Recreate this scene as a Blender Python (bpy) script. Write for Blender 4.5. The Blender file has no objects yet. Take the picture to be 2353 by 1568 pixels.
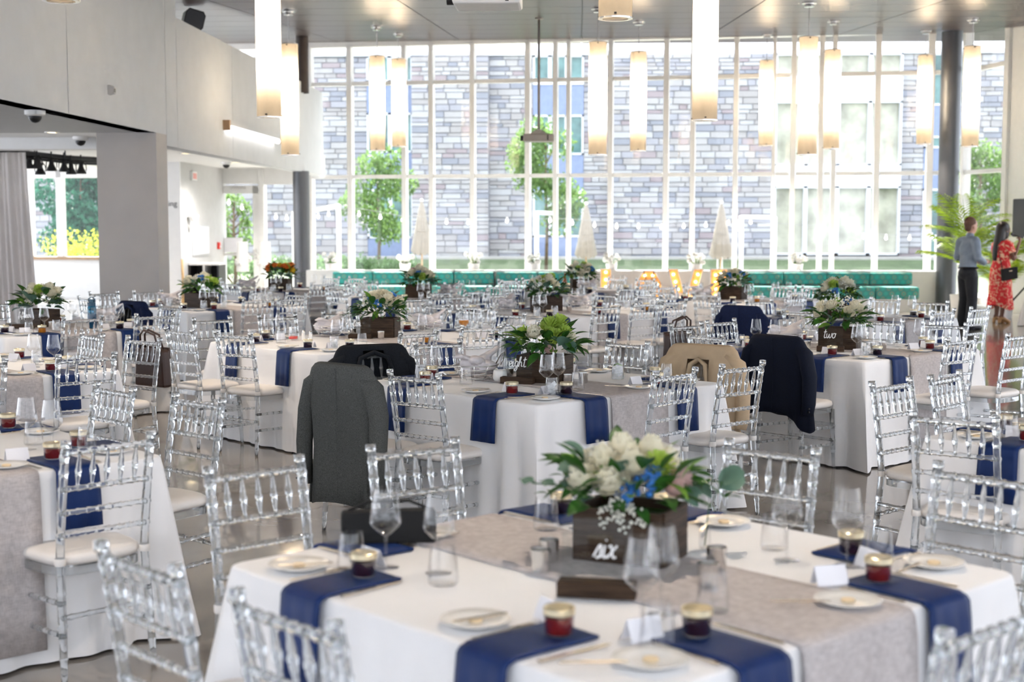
import bpy, bmesh, math, random
from mathutils import Vector, Matrix, Euler
import numpy as np

sc = bpy.context.scene
R = math.radians
# ------------------------------------------------------------------ camera
cam_d = bpy.data.cameras.new('camera')
cam = bpy.data.objects.new('camera', cam_d)
sc.collection.objects.link(cam)
cam_d.sensor_width = 36.0
cam_d.lens = 50.0
cam_d.clip_end = 400
cam.location = (0, 0, 1.71)
cam.rotation_euler = (R(90 - 4.706), 0, R(2.68))
cam_d.dof.use_dof = True
cam_d.dof.focus_distance = 8.7
cam_d.dof.aperture_fstop = 2.8
sc.camera = cam
# ------------------------------------------------------------------ sky, sun, exposure
world = bpy.data.worlds.new('sky')
sc.world = world
world.use_nodes = True
bg = world.node_tree.nodes['Background']
bg.inputs[0].default_value = (0.86, 0.905, 1.0, 1)
bg.inputs[1].default_value = 1.0
sun_d = bpy.data.lights.new('sun', 'SUN')
sun_d.energy = 6.0
sun_d.angle = R(1.0)
sun_d.color = (1.0, 0.95, 0.86)
sun = bpy.data.objects.new('sun', sun_d)
sc.collection.objects.link(sun)
sun.rotation_euler = Vector((0.28, -1.0, -0.90)).to_track_quat('-Z', 'Y').to_euler()
vs = sc.view_settings
vs.view_transform = 'Standard'
vs.look = 'None'
vs.gamma = 1.0
vs.use_curve_mapping = False
vs.exposure = 2.08
cy = sc.cycles
cy.use_denoising = True
cy.use_adaptive_sampling = True
cy.adaptive_threshold = 0.09
cy.adaptive_min_samples = 16
cy.max_bounces = 12
cy.diffuse_bounces = 3
cy.glossy_bounces = 3
cy.transmission_bounces = 10
cy.transparent_max_bounces = 24
cy.sample_clamp_indirect = 6.0
cy.blur_glossy = 0.5

# ------------------------------------------------------------------ helpers
COL = sc.collection


def link(o, parent=None):
    COL.objects.link(o)
    if parent is not None:
        o.parent = parent
    return o


def tag(o, label, cat, group=None):
    o['label'] = label
    o['category'] = cat
    if group:
        o['group'] = group
    return o


def struct(o, label=None):
    o['kind'] = 'structure'
    if label:
        o['label'] = label
    return o


def stuff(o):
    o['kind'] = 'stuff'
    return o


def empty(name, loc=(0, 0, 0), rz=0.0):
    o = bpy.data.objects.new(name, None)
    o.empty_display_size = 0.1
    link(o)
    o.location = loc
    o.rotation_euler = (0, 0, rz)
    return o


def obj(name, me, parent=None, loc=(0, 0, 0), rot=(0, 0, 0), scale=None):
    o = bpy.data.objects.new(name, me)
    link(o, parent)
    o.location = loc
    o.rotation_euler = rot
    if scale is not None:
        o.scale = scale
    return o


class MB:
    """collects shapes for one mesh"""

    def __init__(self):
        self.v, self.f, self.mi = [], [], []

    def add(self, v, f, mi=0):
        n = len(self.v)
        self.v += [tuple(p) for p in v]
        self.f += [tuple(i + n for i in q) for q in f]
        self.mi += [mi] * len(f)
        return self

    def box(self, x0, x1, y0, y1, z0, z1, mi=0, M=None):
        v = [Vector((x, y, z)) for z in (z0, z1) for y in (y0, y1) for x in (x0, x1)]
        if M is not None:
            v = [M @ p for p in v]
        return self.add(v, [(0, 2, 3, 1), (4, 5, 7, 6), (0, 1, 5, 4), (2, 6, 7, 3), (0, 4, 6, 2), (1, 3, 7, 5)], mi)

    def cbox(self, c, s, mi=0, M=None):
        return self.box(c[0] - s[0] / 2, c[0] + s[0] / 2, c[1] - s[1] / 2, c[1] + s[1] / 2, c[2] - s[2] / 2, c[2] + s[2] / 2, mi, M)

    def lathe(self, prof, n=16, c=(0, 0, 0), mi=0, cap0=False, cap1=False, M=None, sx=1.0, sy=1.0):
        v, f = [], []
        for (r, z) in prof:
            for k in range(n):
                a = 2 * math.pi * k / n
                v.append(Vector((c[0] + sx * r * math.cos(a), c[1] + sy * r * math.sin(a), c[2] + z)))
        for i in range(len(prof) - 1):
            for k in range(n):
                f.append((i * n + k, i * n + (k + 1) % n, (i + 1) * n + (k + 1) % n, (i + 1) * n + k))
        if cap0:
            f.append(tuple(reversed(range(n))))
        if cap1:
            b = (len(prof) - 1) * n
            f.append(tuple(range(b, b + n)))
        if M is not None:
            v = [M @ p for p in v]
        return self.add(v, f, mi)

    def tube(self, pts, rad, n=8, mi=0, caps=True, flat=1.0):
        pts = [Vector(p) for p in pts]
        if not hasattr(rad, '__len__'):
            rad = [rad] * len(pts)
        v, f = [], []
        t0 = (pts[1] - pts[0]).normalized()
        ref = Vector((0, 0, 1)) if abs(t0.z) < 0.9 else Vector((1, 0, 0))
        u = t0.cross(ref).normalized()
        for i, p in enumerate(pts):
            if i == 0:
                t = t0
            elif i == len(pts) - 1:
                t = (pts[i] - pts[i - 1]).normalized()
            else:
                t = (pts[i + 1] - pts[i - 1]).normalized()
            u = (u - t * u.dot(t))
            u = u.normalized() if u.length > 1e-6 else t.orthogonal().normalized()
            w = t.cross(u)
            for k in range(n):
                a = 2 * math.pi * k / n
                v.append(p + (u * math.cos(a) + w * math.sin(a) * flat) * rad[i])
        for i in range(len(pts) - 1):
            for k in range(n):
                f.append((i * n + k, i * n + (k + 1) % n, (i + 1) * n + (k + 1) % n, (i + 1) * n + k))
        if caps:
            f.append(tuple(reversed(range(n))))
            b = (len(pts) - 1) * n
            f.append(tuple(range(b, b + n)))
        return self.add(v, f, mi)

    def ball(self, c, r, n=10, m=6, mi=0, s=(1, 1, 1), M=None):
        prof = [(max(1e-4, math.sin(math.pi * i / m)), -math.cos(math.pi * i / m)) for i in range(m + 1)]
        v, f = [], []
        for (q, z) in prof:
            for k in range(n):
                a = 2 * math.pi * k / n
                p = Vector((q * math.cos(a) * s[0] * r, q * math.sin(a) * s[1] * r, z * s[2] * r))
                if M is not None:
                    p = M @ p
                v.append(p + Vector(c))
        for i in range(m):
            for k in range(n):
                f.append((i * n + k, i * n + (k + 1) % n, (i + 1) * n + (k + 1) % n, (i + 1) * n + k))
        return self.add(v, f, mi)

    def grid(self, fn, nu, nv, mi=0, skip=None):
        v = [fn(i / nu, j / nv) for j in range(nv + 1) for i in range(nu + 1)]
        f = []
        for j in range(nv):
            for i in range(nu):
                if skip and skip((i + .5) / nu, (j + .5) / nv):
                    continue
                a = j * (nu + 1) + i
                f.append((a, a + 1, a + nu + 2, a + nu + 1))
        return self.add(v, f, mi)

    def prism(self, outline, y0, y1, mi=0, M=None):
        """outline in x,z extruded along y"""
        n = len(outline)
        v = [Vector((x, y0, z)) for x, z in outline] + [Vector((x, y1, z)) for x, z in outline]
        if M is not None:
            v = [M @ p for p in v]
        f = [tuple(range(n)), tuple(reversed(range(n, 2 * n)))]
        f += [(i, n + i, n + (i + 1) % n, (i + 1) % n) for i in range(n)]
        return self.add(v, f, mi)

    def mesh(self, name, mats, smooth=False):
        me = bpy.data.meshes.new(name)
        me.from_pydata(self.v, [], self.f)
        if not isinstance(mats, (list, tuple)):
            mats = [mats]
        for m in mats:
            me.materials.append(m)
        if len(mats) > 1:
            me.polygons.foreach_set('material_index', self.mi)
        if smooth:
            if smooth is True:
                me.polygons.foreach_set('use_smooth', [True] * len(me.polygons))
            else:
                me.polygons.foreach_set('use_smooth', [True] * len(me.polygons))
                me.set_sharp_from_angle(angle=R(smooth))
        me.update()
        return me

    def build(self, name, mats, parent=None, loc=(0, 0, 0), rot=(0, 0, 0), smooth=False):
        return obj(name, self.mesh(name, mats, smooth), parent, loc, rot)


def evaluated(o, name):
    dg = bpy.context.evaluated_depsgraph_get()
    me = bpy.data.meshes.new_from_object(o.evaluated_get(dg))
    me.name = name
    return me


def organic(mb, name, mat, voxel=0.014, smooth=6, solid=None):
    """fuse overlapping shapes of mb into one continuous skin"""
    me = mb.mesh(name, mat)
    o = bpy.data.objects.new(name, me)
    link(o)
    m = o.modifiers.new('r', 'REMESH')
    m.mode = 'VOXEL'
    m.voxel_size = voxel
    m.use_smooth_shade = True
    if smooth:
        s = o.modifiers.new('s', 'SMOOTH')
        s.iterations = smooth
        s.factor = 0.6
    me2 = evaluated(o, name)
    bpy.data.objects.remove(o)
    bpy.data.meshes.remove(me)
    me2.materials.clear()
    me2.materials.append(mat)
    me2.polygons.foreach_set('use_smooth', [True] * len(me2.polygons))
    return me2


def solid_mesh(me, th, name, bevel=None):
    o = bpy.data.objects.new(name, me)
    link(o)
    m = o.modifiers.new('s', 'SOLIDIFY')
    m.thickness = th
    m.offset = 0
    me2 = evaluated(o, name)
    bpy.data.objects.remove(o)
    return me2


def bevel_mesh(me, w, seg=2, name=None):
    o = bpy.data.objects.new('b', me)
    link(o)
    m = o.modifiers.new('b', 'BEVEL')
    m.width = w
    m.segments = seg
    me2 = evaluated(o, name or me.name)
    bpy.data.objects.remove(o)
    return me2


# ------------------------------------------------------------------ materials
def mat(name, col, rough=0.5, metal=0.0, var=0.08, scale=8.0, spec=0.5, bump=0.0, bscale=60.0, emit=None, trans=0.0, ior=1.45, sheen=0.0, coat=0.0, stretch=None, sss=0.0):
    m = bpy.data.materials.new(name)
    m.use_nodes = True
    nt = m.node_tree
    b = nt.nodes['Principled BSDF']
    b.inputs['Roughness'].default_value = rough
    b.inputs['Metallic'].default_value = metal
    b.inputs['Specular IOR Level'].default_value = spec
    b.inputs['IOR'].default_value = ior
    b.inputs['Transmission Weight'].default_value = trans
    b.inputs['Sheen Weight'].default_value = sheen
    b.inputs['Coat Weight'].default_value = coat
    tc = nt.nodes.new('ShaderNodeTexCoord')
    src = tc.outputs['Object']
    if stretch:
        mp = nt.nodes.new('ShaderNodeMapping')
        mp.inputs['Scale'].default_value = stretch
        nt.links.new(src, mp.inputs[0])
        src = mp.outputs[0]
    if var > 0:
        no = nt.nodes.new('ShaderNodeTexNoise')
        no.inputs['Scale'].default_value = scale
        no.inputs['Detail'].default_value = 4
        nt.links.new(src, no.inputs['Vector'])
        rp = nt.nodes.new('ShaderNodeValToRGB')
        rp.color_ramp.elements[0].position = 0.3
        rp.color_ramp.elements[1].position = 0.7
        rp.color_ramp.elements[0].color = tuple(max(0, c * (1 - var)) for c in col) + (1,)
        rp.color_ramp.elements[1].color = tuple(min(1, c * (1 + var)) for c in col) + (1,)
        nt.links.new(no.outputs['Fac'], rp.inputs[0])
        nt.links.new(rp.outputs[0], b.inputs['Base Color'])
    else:
        b.inputs['Base Color'].default_value = tuple(col) + (1,)
    if bump > 0:
        n2 = nt.nodes.new('ShaderNodeTexNoise')
        n2.inputs['Scale'].default_value = bscale
        n2.inputs['Detail'].default_value = 3
        nt.links.new(src, n2.inputs['Vector'])
        bp = nt.nodes.new('ShaderNodeBump')
        bp.inputs['Strength'].default_value = bump
        bp.inputs['Distance'].default_value = 0.01
        nt.links.new(n2.outputs['Fac'], bp.inputs['Height'])
        nt.links.new(bp.outputs[0], b.inputs['Normal'])
    if emit:
        b.inputs['Emission Color'].default_value = tuple(emit[:3]) + (1,)
        b.inputs['Emission Strength'].default_value = emit[3]
    return m


def thin_glass(name, tint=(1, 1, 1), ior=1.45, haze=0.0, rough=0.0, power=4.0, k0=1.6):
    m = bpy.data.materials.new(name)
    m.use_nodes = True
    nt = m.node_tree
    nt.nodes.remove(nt.nodes['Principled BSDF'])
    out = nt.nodes['Material Output']
    tr = nt.nodes.new('ShaderNodeBsdfTransparent')
    tr.inputs[0].default_value = tuple(tint) + (1,)
    gl = nt.nodes.new('ShaderNodeBsdfGlossy')
    gl.inputs['Roughness'].default_value = rough
    lw = nt.nodes.new('ShaderNodeLayerWeight')
    lw.inputs[0].default_value = 0.5
    pw = nt.nodes.new('ShaderNodeMath')
    pw.operation = 'POWER'
    pw.inputs[1].default_value = power
    f0 = ((ior - 1) / (ior + 1)) ** 2 * k0
    ma = nt.nodes.new('ShaderNodeMath')
    ma.operation = 'MULTIPLY_ADD'
    ma.inputs[1].default_value = 0.85 - f0
    ma.inputs[2].default_value = f0
    nt.links.new(lw.outputs['Facing'], pw.inputs[0])
    nt.links.new(pw.outputs[0], ma.inputs[0])
    mx = nt.nodes.new('ShaderNodeMixShader')
    nt.links.new(ma.outputs[0], mx.inputs[0])
    nt.links.new(tr.outputs[0], mx.inputs[1])
    nt.links.new(gl.outputs[0], mx.inputs[2])
    last = mx
    if haze > 0:
        df = nt.nodes.new('ShaderNodeBsdfDiffuse')
        df.inputs[0].default_value = (0.9, 0.93, 0.96, 1)
        m2 = nt.nodes.new('ShaderNodeMixShader')
        m2.inputs[0].default_value = haze
        nt.links.new(last.outputs[0], m2.inputs[1])
        nt.links.new(df.outputs[0], m2.inputs[2])
        last = m2
    nt.links.new(last.outputs[0], out.inputs[0])
    return m


def leafy(name, col, trans=0.45, rough=0.45, var=0.25, scale=30):
    m = mat(name, col, rough, var=var, scale=scale)
    nt = m.node_tree
    b = nt.nodes['Principled BSDF']
    tl = nt.nodes.new('ShaderNodeBsdfTranslucent')
    src = b.inputs['Base Color'].links[0].from_socket
    nt.links.new(src, tl.inputs[0])
    mx = nt.nodes.new('ShaderNodeMixShader')
    mx.inputs[0].default_value = trans
    nt.links.new(b.outputs[0], mx.inputs[1])
    nt.links.new(tl.outputs[0], mx.inputs[2])
    nt.links.new(mx.outputs[0], nt.nodes['Material Output'].inputs[0])
    return m


def wood(name, c0, c1, scale=(1, 12, 12), rough=0.5):
    m = mat(name, c0, rough, var=0.1, spec=0.25)
    nt = m.node_tree
    b = nt.nodes['Principled BSDF']
    tc = nt.nodes.new('ShaderNodeTexCoord')
    mp = nt.nodes.new('ShaderNodeMapping')
    mp.inputs['Scale'].default_value = scale
    no = nt.nodes.new('ShaderNodeTexNoise')
    no.inputs['Scale'].default_value = 3
    no.inputs['Detail'].default_value = 6
    rp = nt.nodes.new('ShaderNodeValToRGB')
    rp.color_ramp.elements[0].position = 0.35
    rp.color_ramp.elements[1].position = 0.65
    rp.color_ramp.elements[0].color = tuple(c0) + (1,)
    rp.color_ramp.elements[1].color = tuple(c1) + (1,)
    nt.links.new(tc.outputs['Object'], mp.inputs[0])
    nt.links.new(mp.outputs[0], no.inputs['Vector'])
    nt.links.new(no.outputs['Fac'], rp.inputs[0])
    nt.links.new(rp.outputs[0], b.inputs['Base Color'])
    return m


M = {}
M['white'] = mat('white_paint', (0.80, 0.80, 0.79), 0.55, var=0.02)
M['wallgrey'] = mat('warm_grey_wall_paint', (0.535, 0.555, 0.575), 0.6, var=0.03, scale=3)
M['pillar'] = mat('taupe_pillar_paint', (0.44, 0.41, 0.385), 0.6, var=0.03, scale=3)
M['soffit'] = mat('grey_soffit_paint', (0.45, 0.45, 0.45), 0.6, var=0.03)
M['greywall'] = mat('light_grey_wall_paint', (0.52, 0.52, 0.52), 0.6, var=0.03)
M['floor'] = mat('polished_concrete', (0.27, 0.245, 0.215), 0.13, var=0.18, scale=1.3, spec=0.75, coat=0.3)
M['frame'] = mat('white_window_frame', (0.80, 0.80, 0.79), 0.4, var=0.02)
M['glass'] = thin_glass('window_glass', (0.95, 0.97, 0.97), 1.35)
M['steel'] = mat('brushed_steel_column', (0.11, 0.115, 0.125), 0.38, metal=0.5, var=0.05, stretch=(20, 20, 1))
M['dark'] = mat('dark_bronze', (0.05, 0.035, 0.028), 0.4, var=0.1)
M['black'] = mat('black_plastic', (0.012, 0.012, 0.014), 0.4, var=0.1)
M['blackmat'] = mat('matt_black_cloth', (0.008, 0.008, 0.008), 0.8, var=0.1)
M['ceil'] = wood('stained_ceiling_board', (0.060, 0.043, 0.042), (0.10, 0.074, 0.070), (0.6, 26, 1), 0.32)
M['acrylic'] = mat('clear_resin', (0.86, 0.89, 0.91), 0.04, var=0.0, trans=0.90, ior=1.46)
M['cushion'] = mat('ivory_cushion_vinyl', (0.80, 0.765, 0.73), 0.5, var=0.02)
M['cloth'] = mat('white_tablecloth', (0.85, 0.845, 0.85), 0.8, var=0.015, scale=5, sheen=0.15)
M['navy'] = mat('navy_satin_napkin', (0.004, 0.022, 0.105), 0.5, var=0.12, scale=14, spec=0.3)
M['linen'] = None
M['thin'] = thin_glass('drinking_glass', (0.985, 0.988, 0.99), 1.5, power=2.2, k0=1.8)
M['lidm'] = mat('gold_jar_lid', (0.80, 0.70, 0.48), 0.28, metal=0.85, var=0.05)
M['silver'] = mat('silver_metal', (0.75, 0.74, 0.72), 0.22, metal=1.0, var=0.06)
M['goldcut'] = mat('warm_polished_cutlery', (0.78, 0.70, 0.58), 0.2, metal=1.0, var=0.05)
M['china'] = mat('white_china', (0.84, 0.83, 0.80), 0.15, var=0.01)
M['paper'] = mat('white_card', (0.82, 0.82, 0.86), 0.7, var=0.02)
M['butter'] = mat('butter', (0.83, 0.66, 0.42), 0.5, var=0.05)
M['jam0'] = mat('dark_grape_jelly', (0.025, 0.006, 0.012), 0.08, var=0.2, coat=0.5)
M['jam1'] = mat('red_berry_jam', (0.17, 0.010, 0.008), 0.08, var=0.25, coat=0.5)
M['jam2'] = mat('amber_marmalade', (0.62, 0.22, 0.015), 0.1, var=0.25, coat=0.5)
M['ice'] = thin_glass('ice_cubes', (0.97, 0.975, 0.975), 1.5, haze=0.22, rough=0.1, power=2.5)
M['boxwood'] = wood('dark_stained_box_wood', (0.022, 0.0115, 0.0065), (0.062, 0.036, 0.020), (3, 3, 30), 0.55)
M['palewood'] = wood('pale_wood', (0.55, 0.36, 0.17), (0.66, 0.45, 0.23), (2, 2, 20), 0.55)
M['plate_ac'] = thin_glass('clear_sign_plate', (0.95, 0.965, 0.965), 1.45, k0=0.5)
M['ink'] = mat('white_lettering', (0.9, 0.9, 0.9), 0.5, var=0.01)
M['darkink'] = mat('grey_lettering', (0.22, 0.22, 0.23), 0.5, var=0.05)
M['cream'] = leafy('cream_petals', (0.82, 0.78, 0.62), 0.25, 0.6, 0.05)
M['mum'] = leafy('lime_petals', (0.44, 0.60, 0.11), 0.3, 0.6, 0.12)
M['bluef'] = leafy('blue_petals', (0.04, 0.19, 0.55), 0.2, 0.6, 0.2)
M['pinkf'] = leafy('blush_petals', (0.72, 0.52, 0.48), 0.25, 0.6, 0.1)
M['orangef'] = leafy('orange_petals', (0.85, 0.26, 0.06), 0.3, 0.6, 0.15)
M['yellowf'] = leafy('yellow_petals', (0.85, 0.62, 0.05), 0.3, 0.6, 0.1)
M['breath'] = leafy('white_filler_petals', (0.84, 0.83, 0.74), 0.2, 0.6, 0.05)
M['leafd'] = leafy('dark_green_leaf', (0.030, 0.105, 0.016), 0.25, 0.35, 0.3)
M['leafe'] = leafy('eucalyptus_leaf', (0.10, 0.19, 0.14), 0.25, 0.5, 0.2)
M['leafl'] = leafy('light_green_leaf', (0.15, 0.30, 0.035), 0.4, 0.4, 0.25)
M['tree'] = leafy('tree_leaves', (0.15, 0.25, 0.08), 0.5, 0.5, 0.35, 6)
M['treedark'] = leafy('dark_tree_leaves', (0.02, 0.13, 0.075), 0.3, 0.5, 0.4, 6)
M['bushy'] = leafy('yellow_green_leaves', (0.50, 0.55, 0.05), 0.5, 0.5, 0.3, 6)
M['palm'] = leafy('palm_leaf', (0.36, 0.52, 0.04), 0.5, 0.35, 0.4, 5)
M['hedge'] = leafy('hedge_leaves', (0.16, 0.26, 0.12), 0.4, 0.5, 0.4, 5)
M['bark'] = mat('bark', (0.16, 0.11, 0.075), 0.8, var=0.2)
M['grass'] = mat('lawn_grass', (0.085, 0.125, 0.055), 0.8, var=0.3, scale=2.5, bump=0.5, bscale=40)
M['paving'] = mat('pale_paving', (0.40, 0.39, 0.37), 0.7, var=0.08, scale=2)
M['teal'] = None
M['shade'] = None
M['umb'] = mat('cream_umbrella_canvas', (0.30, 0.27, 0.23), 0.8, var=0.06)
M['cable'] = mat('grey_cable', (0.30, 0.30, 0.30), 0.5, var=0.05)
M['poleW'] = mat('white_metal', (0.82, 0.82, 0.82), 0.4, var=0.02)
M['woodpole'] = wood('tan_umbrella_pole', (0.45, 0.30, 0.18), (0.55, 0.38, 0.24), (6, 6, 1))
M['skin'] = mat('light_skin', (0.58, 0.33, 0.24), 0.5, var=0.05)
M['skin2'] = mat('brown_skin', (0.20, 0.095, 0.062), 0.5, var=0.05)
M['hair1'] = mat('short_brown_hair', (0.13, 0.065, 0.04), 0.7, var=0.2, scale=60)
M['hair2'] = mat('long_black_hair', (0.012, 0.009, 0.008), 0.4, var=0.3, stretch=(60, 60, 4))
M['shirt'] = mat('grey_blue_shirt', (0.24, 0.29, 0.35), 0.7, var=0.12, scale=9)
M['trousers'] = mat('charcoal_trousers', (0.012, 0.013, 0.017), 0.7, var=0.2)
M['dress'] = None
M['shoe'] = mat('black_leather', (0.01, 0.01, 0.012), 0.3, var=0.1)
M['tan'] = mat('tan_leather', (0.42, 0.22, 0.08), 0.4, var=0.1)
M['brownbag'] = mat('dark_brown_leather', (0.045, 0.022, 0.016), 0.4, var=0.2)
M['greywool'] = mat('grey_wool_suiting', (0.085, 0.088, 0.084), 0.9, var=0.45, scale=260, spec=0.15)
M['darkwool'] = mat('charcoal_suiting', (0.009, 0.011, 0.015), 0.8, var=0.3, scale=160, spec=0.2)
M['navywool'] = mat('navy_suiting', (0.003, 0.0055, 0.016), 0.75, var=0.25, scale=160, spec=0.2)
M['navyknit'] = mat('blue_navy_cloth', (0.005, 0.011, 0.042), 0.8, var=0.2, scale=80, spec=0.2)
M['beige'] = mat('beige_cotton', (0.47, 0.355, 0.23), 0.8, var=0.08, scale=12)
M['bottle'] = thin_glass('blue_plastic', (0.16, 0.42, 0.55), 1.45)
M['bottlecap'] = mat('dark_blue_plastic', (0.02, 0.07, 0.12), 0.4, var=0.05)
M['beer'] = mat('amber_bottle', (0.40, 0.09, 0.01), 0.1, var=0.1, coat=0.6)
M['curtain'] = leafy('white_curtain_voile', (0.82, 0.79, 0.78), 0.45, 0.8, 0.04, 3)
M['marq'] = mat('orange_marquee_face', (0.80, 0.40, 0.13), 0.5, var=0.06)
M['bulb'] = mat('warm_bulb', (1, 0.85, 0.6), 0.4, var=0, emit=(1.0, 0.78, 0.45, 5.0))
M['bulbw'] = mat('white_bulb', (1, 0.95, 0.9), 0.4, var=0, emit=(1.0, 0.95, 0.88, 2.5))
M['lampcore'] = mat('lamp_tube', (1, 0.95, 0.85), 0.4, var=0, emit=(1.0, 0.95, 0.90, 23.0))
M['tubelight'] = mat('fluorescent_tube', (1, 1, 1), 0.4, var=0, emit=(1.0, 0.98, 0.96, 0.9))
M['panelblue'] = mat('blue_grey_cladding', (0.22, 0.27, 0.42), 0.5, var=0.06)
M['bglass'] = mat('reflecting_building_glass', (0.10, 0.20, 0.20), 0.08, var=0.5, scale=1.2, spec=0.8)
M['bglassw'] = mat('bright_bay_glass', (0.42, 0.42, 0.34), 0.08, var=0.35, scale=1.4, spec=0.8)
M['bframe'] = mat('pale_building_frame', (0.72, 0.74, 0.80), 0.5, var=0.03)
M['mortar'] = mat('pale_mortar', (0.33, 0.33, 0.36), 0.9, var=0.05)
STONE = [mat('stone_' + n, c, 0.85, var=0.10, scale=2.0) for n, c in
         (('lavender', (0.33, 0.33, 0.37)), ('cream', (0.39, 0.38, 0.39)), ('tan', (0.35, 0.335, 0.34)), ('slate', (0.265, 0.275, 0.32)), ('rust', (0.315, 0.27, 0.29)), ('pale', (0.42, 0.42, 0.44)))]
M['red'] = mat('red_plastic', (0.7, 0.05, 0.04), 0.4, var=0.05)
M['grille'] = mat('dark_speaker_grille', (0.05, 0.055, 0.065), 0.6, var=0.1, scale=200)
M['tapewood'] = mat('tan_handle', (0.35, 0.22, 0.12), 0.4, var=0.1)


def linen_mat():
    m = mat('grey_linen_runner', (0.40, 0.37, 0.355), 0.85, var=0)
    nt = m.node_tree
    b = nt.nodes['Principled BSDF']
    tc = nt.nodes.new('ShaderNodeTexCoord')
    cols = []
    for s in ((520, 40, 40), (40, 520, 40), (40, 40, 520)):
        mp = nt.nodes.new('ShaderNodeMapping')
        mp.inputs['Scale'].default_value = s
        no = nt.nodes.new('ShaderNodeTexNoise')
        no.inputs['Scale'].default_value = 1.0
        nt.links.new(tc.outputs['Object'], mp.inputs[0])
        nt.links.new(mp.outputs[0], no.inputs['Vector'])
        cols.append(no.outputs['Fac'])
    a = nt.nodes.new('ShaderNodeMath')
    a.operation = 'ADD'
    nt.links.new(cols[0], a.inputs[0])
    nt.links.new(cols[1], a.inputs[1])
    a2 = nt.nodes.new('ShaderNodeMath')
    a2.operation = 'ADD'
    nt.links.new(a.outputs[0], a2.inputs[0])
    nt.links.new(cols[2], a2.inputs[1])
    rp = nt.nodes.new('ShaderNodeValToRGB')
    mr = nt.nodes.new('ShaderNodeMapRange')
    mr.inputs[1].default_value = 1.2
    mr.inputs[2].default_value = 1.8
    nt.links.new(a2.outputs[0], mr.inputs[0])
    rp.color_ramp.elements[0].color = (0.41, 0.375, 0.37, 1)
    rp.color_ramp.elements[1].color = (0.58, 0.54, 0.53, 1)
    nt.links.new(mr.outputs[0], rp.inputs[0])
    nt.links.new(rp.outputs[0], b.inputs['Base Color'])
    return m


def teal_mat():
    m = mat('teal_circle_upholstery', (0.03, 0.36, 0.33), 0.7, var=0)
    nt = m.node_tree
    b = nt.nodes['Principled BSDF']
    tc = nt.nodes.new('ShaderNodeTexCoord')
    sp = nt.nodes.new('ShaderNodeSeparateXYZ')
    nt.links.new(tc.outputs['Object'], sp.inputs[0])

    def mth(op, a, bb=None):
        n = nt.nodes.new('ShaderNodeMath')
        n.operation = op
        for i, q in enumerate((a, bb)):
            if q is None:
                continue
            if isinstance(q, (int, float)):
                n.inputs[i].default_value = q
            else:
                nt.links.new(q, n.inputs[i])
        return n.outputs[0]
    P = 0.115
    zz = mth('ADD', sp.outputs[2], sp.outputs[1])
    row = mth('FLOOR', mth('DIVIDE', zz, P * 0.87))
    xs = mth('ADD', mth('DIVIDE', sp.outputs[0], P), mth('MULTIPLY', row, 0.5))
    colm = mth('FLOOR', xs)
    fx = mth('SUBTRACT', mth('FRACT', xs), 0.5)
    fz = mth('MULTIPLY', mth('SUBTRACT', mth('FRACT', mth('DIVIDE', zz, P * 0.87)), 0.5), 0.87)
    d = mth('SQRT', mth('ADD', mth('MULTIPLY', fx, fx), mth('MULTIPLY', fz, fz)))
    odd = mth('MODULO', mth('ABSOLUTE', mth('ADD', colm, 100)), 2)
    rp = nt.nodes.new('ShaderNodeValToRGB')
    rp.color_ramp.interpolation = 'CONSTANT'
    e = rp.color_ramp.elements
    e[0].position, e[0].color = 0, (0.04, 0.46, 0.42, 1)
    e[1].position, e[1].color = 0.14, (0.08, 0.33, 0.30, 1)
    for p, c in ((0.2, (0.24, 0.31, 0.24, 1)), (0.36, (0.06, 0.31, 0.295, 1))):
        k = e.new(p)
        k.color = c
    rq = nt.nodes.new('ShaderNodeValToRGB')
    rq.color_ramp.interpolation = 'CONSTANT'
    e = rq.color_ramp.elements
    e[0].position, e[0].color = 0, (0.05, 0.42, 0.39, 1)
    e[1].position, e[1].color = 0.34, (0.06, 0.31, 0.295, 1)
    nt.links.new(d, rp.inputs[0])
    nt.links.new(d, rq.inputs[0])
    mx = nt.nodes.new('ShaderNodeMix')
    mx.data_type = 'RGBA'
    nt.links.new(odd, mx.inputs[0])
    nt.links.new(rp.outputs[0], mx.inputs[6])
    nt.links.new(rq.outputs[0], mx.inputs[7])
    nt.links.new(mx.outputs[2], b.inputs['Base Color'])
    return m


def dress_mat():
    m = mat('red_floral_dress', (0.72, 0.03, 0.035), 0.7, var=0)
    nt = m.node_tree
    b = nt.nodes['Principled BSDF']
    tc = nt.nodes.new('ShaderNodeTexCoord')
    no = nt.nodes.new('ShaderNodeTexNoise')
    no.inputs['Scale'].default_value = 13
    no.inputs['Detail'].default_value = 2
    no.inputs['Distortion'].default_value = 1.5
    rp = nt.nodes.new('ShaderNodeValToRGB')
    e = rp.color_ramp.elements
    e[0].position, e[0].color = 0.52, (0.70, 0.025, 0.03, 1)
    e[1].position, e[1].color = 0.60, (0.85, 0.55, 0.36, 1)
    nt.links.new(tc.outputs['Object'], no.inputs['Vector'])
    nt.links.new(no.outputs['Fac'], rp.inputs[0])
    nt.links.new(rp.outputs[0], b.inputs['Base Color'])
    return m


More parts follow.
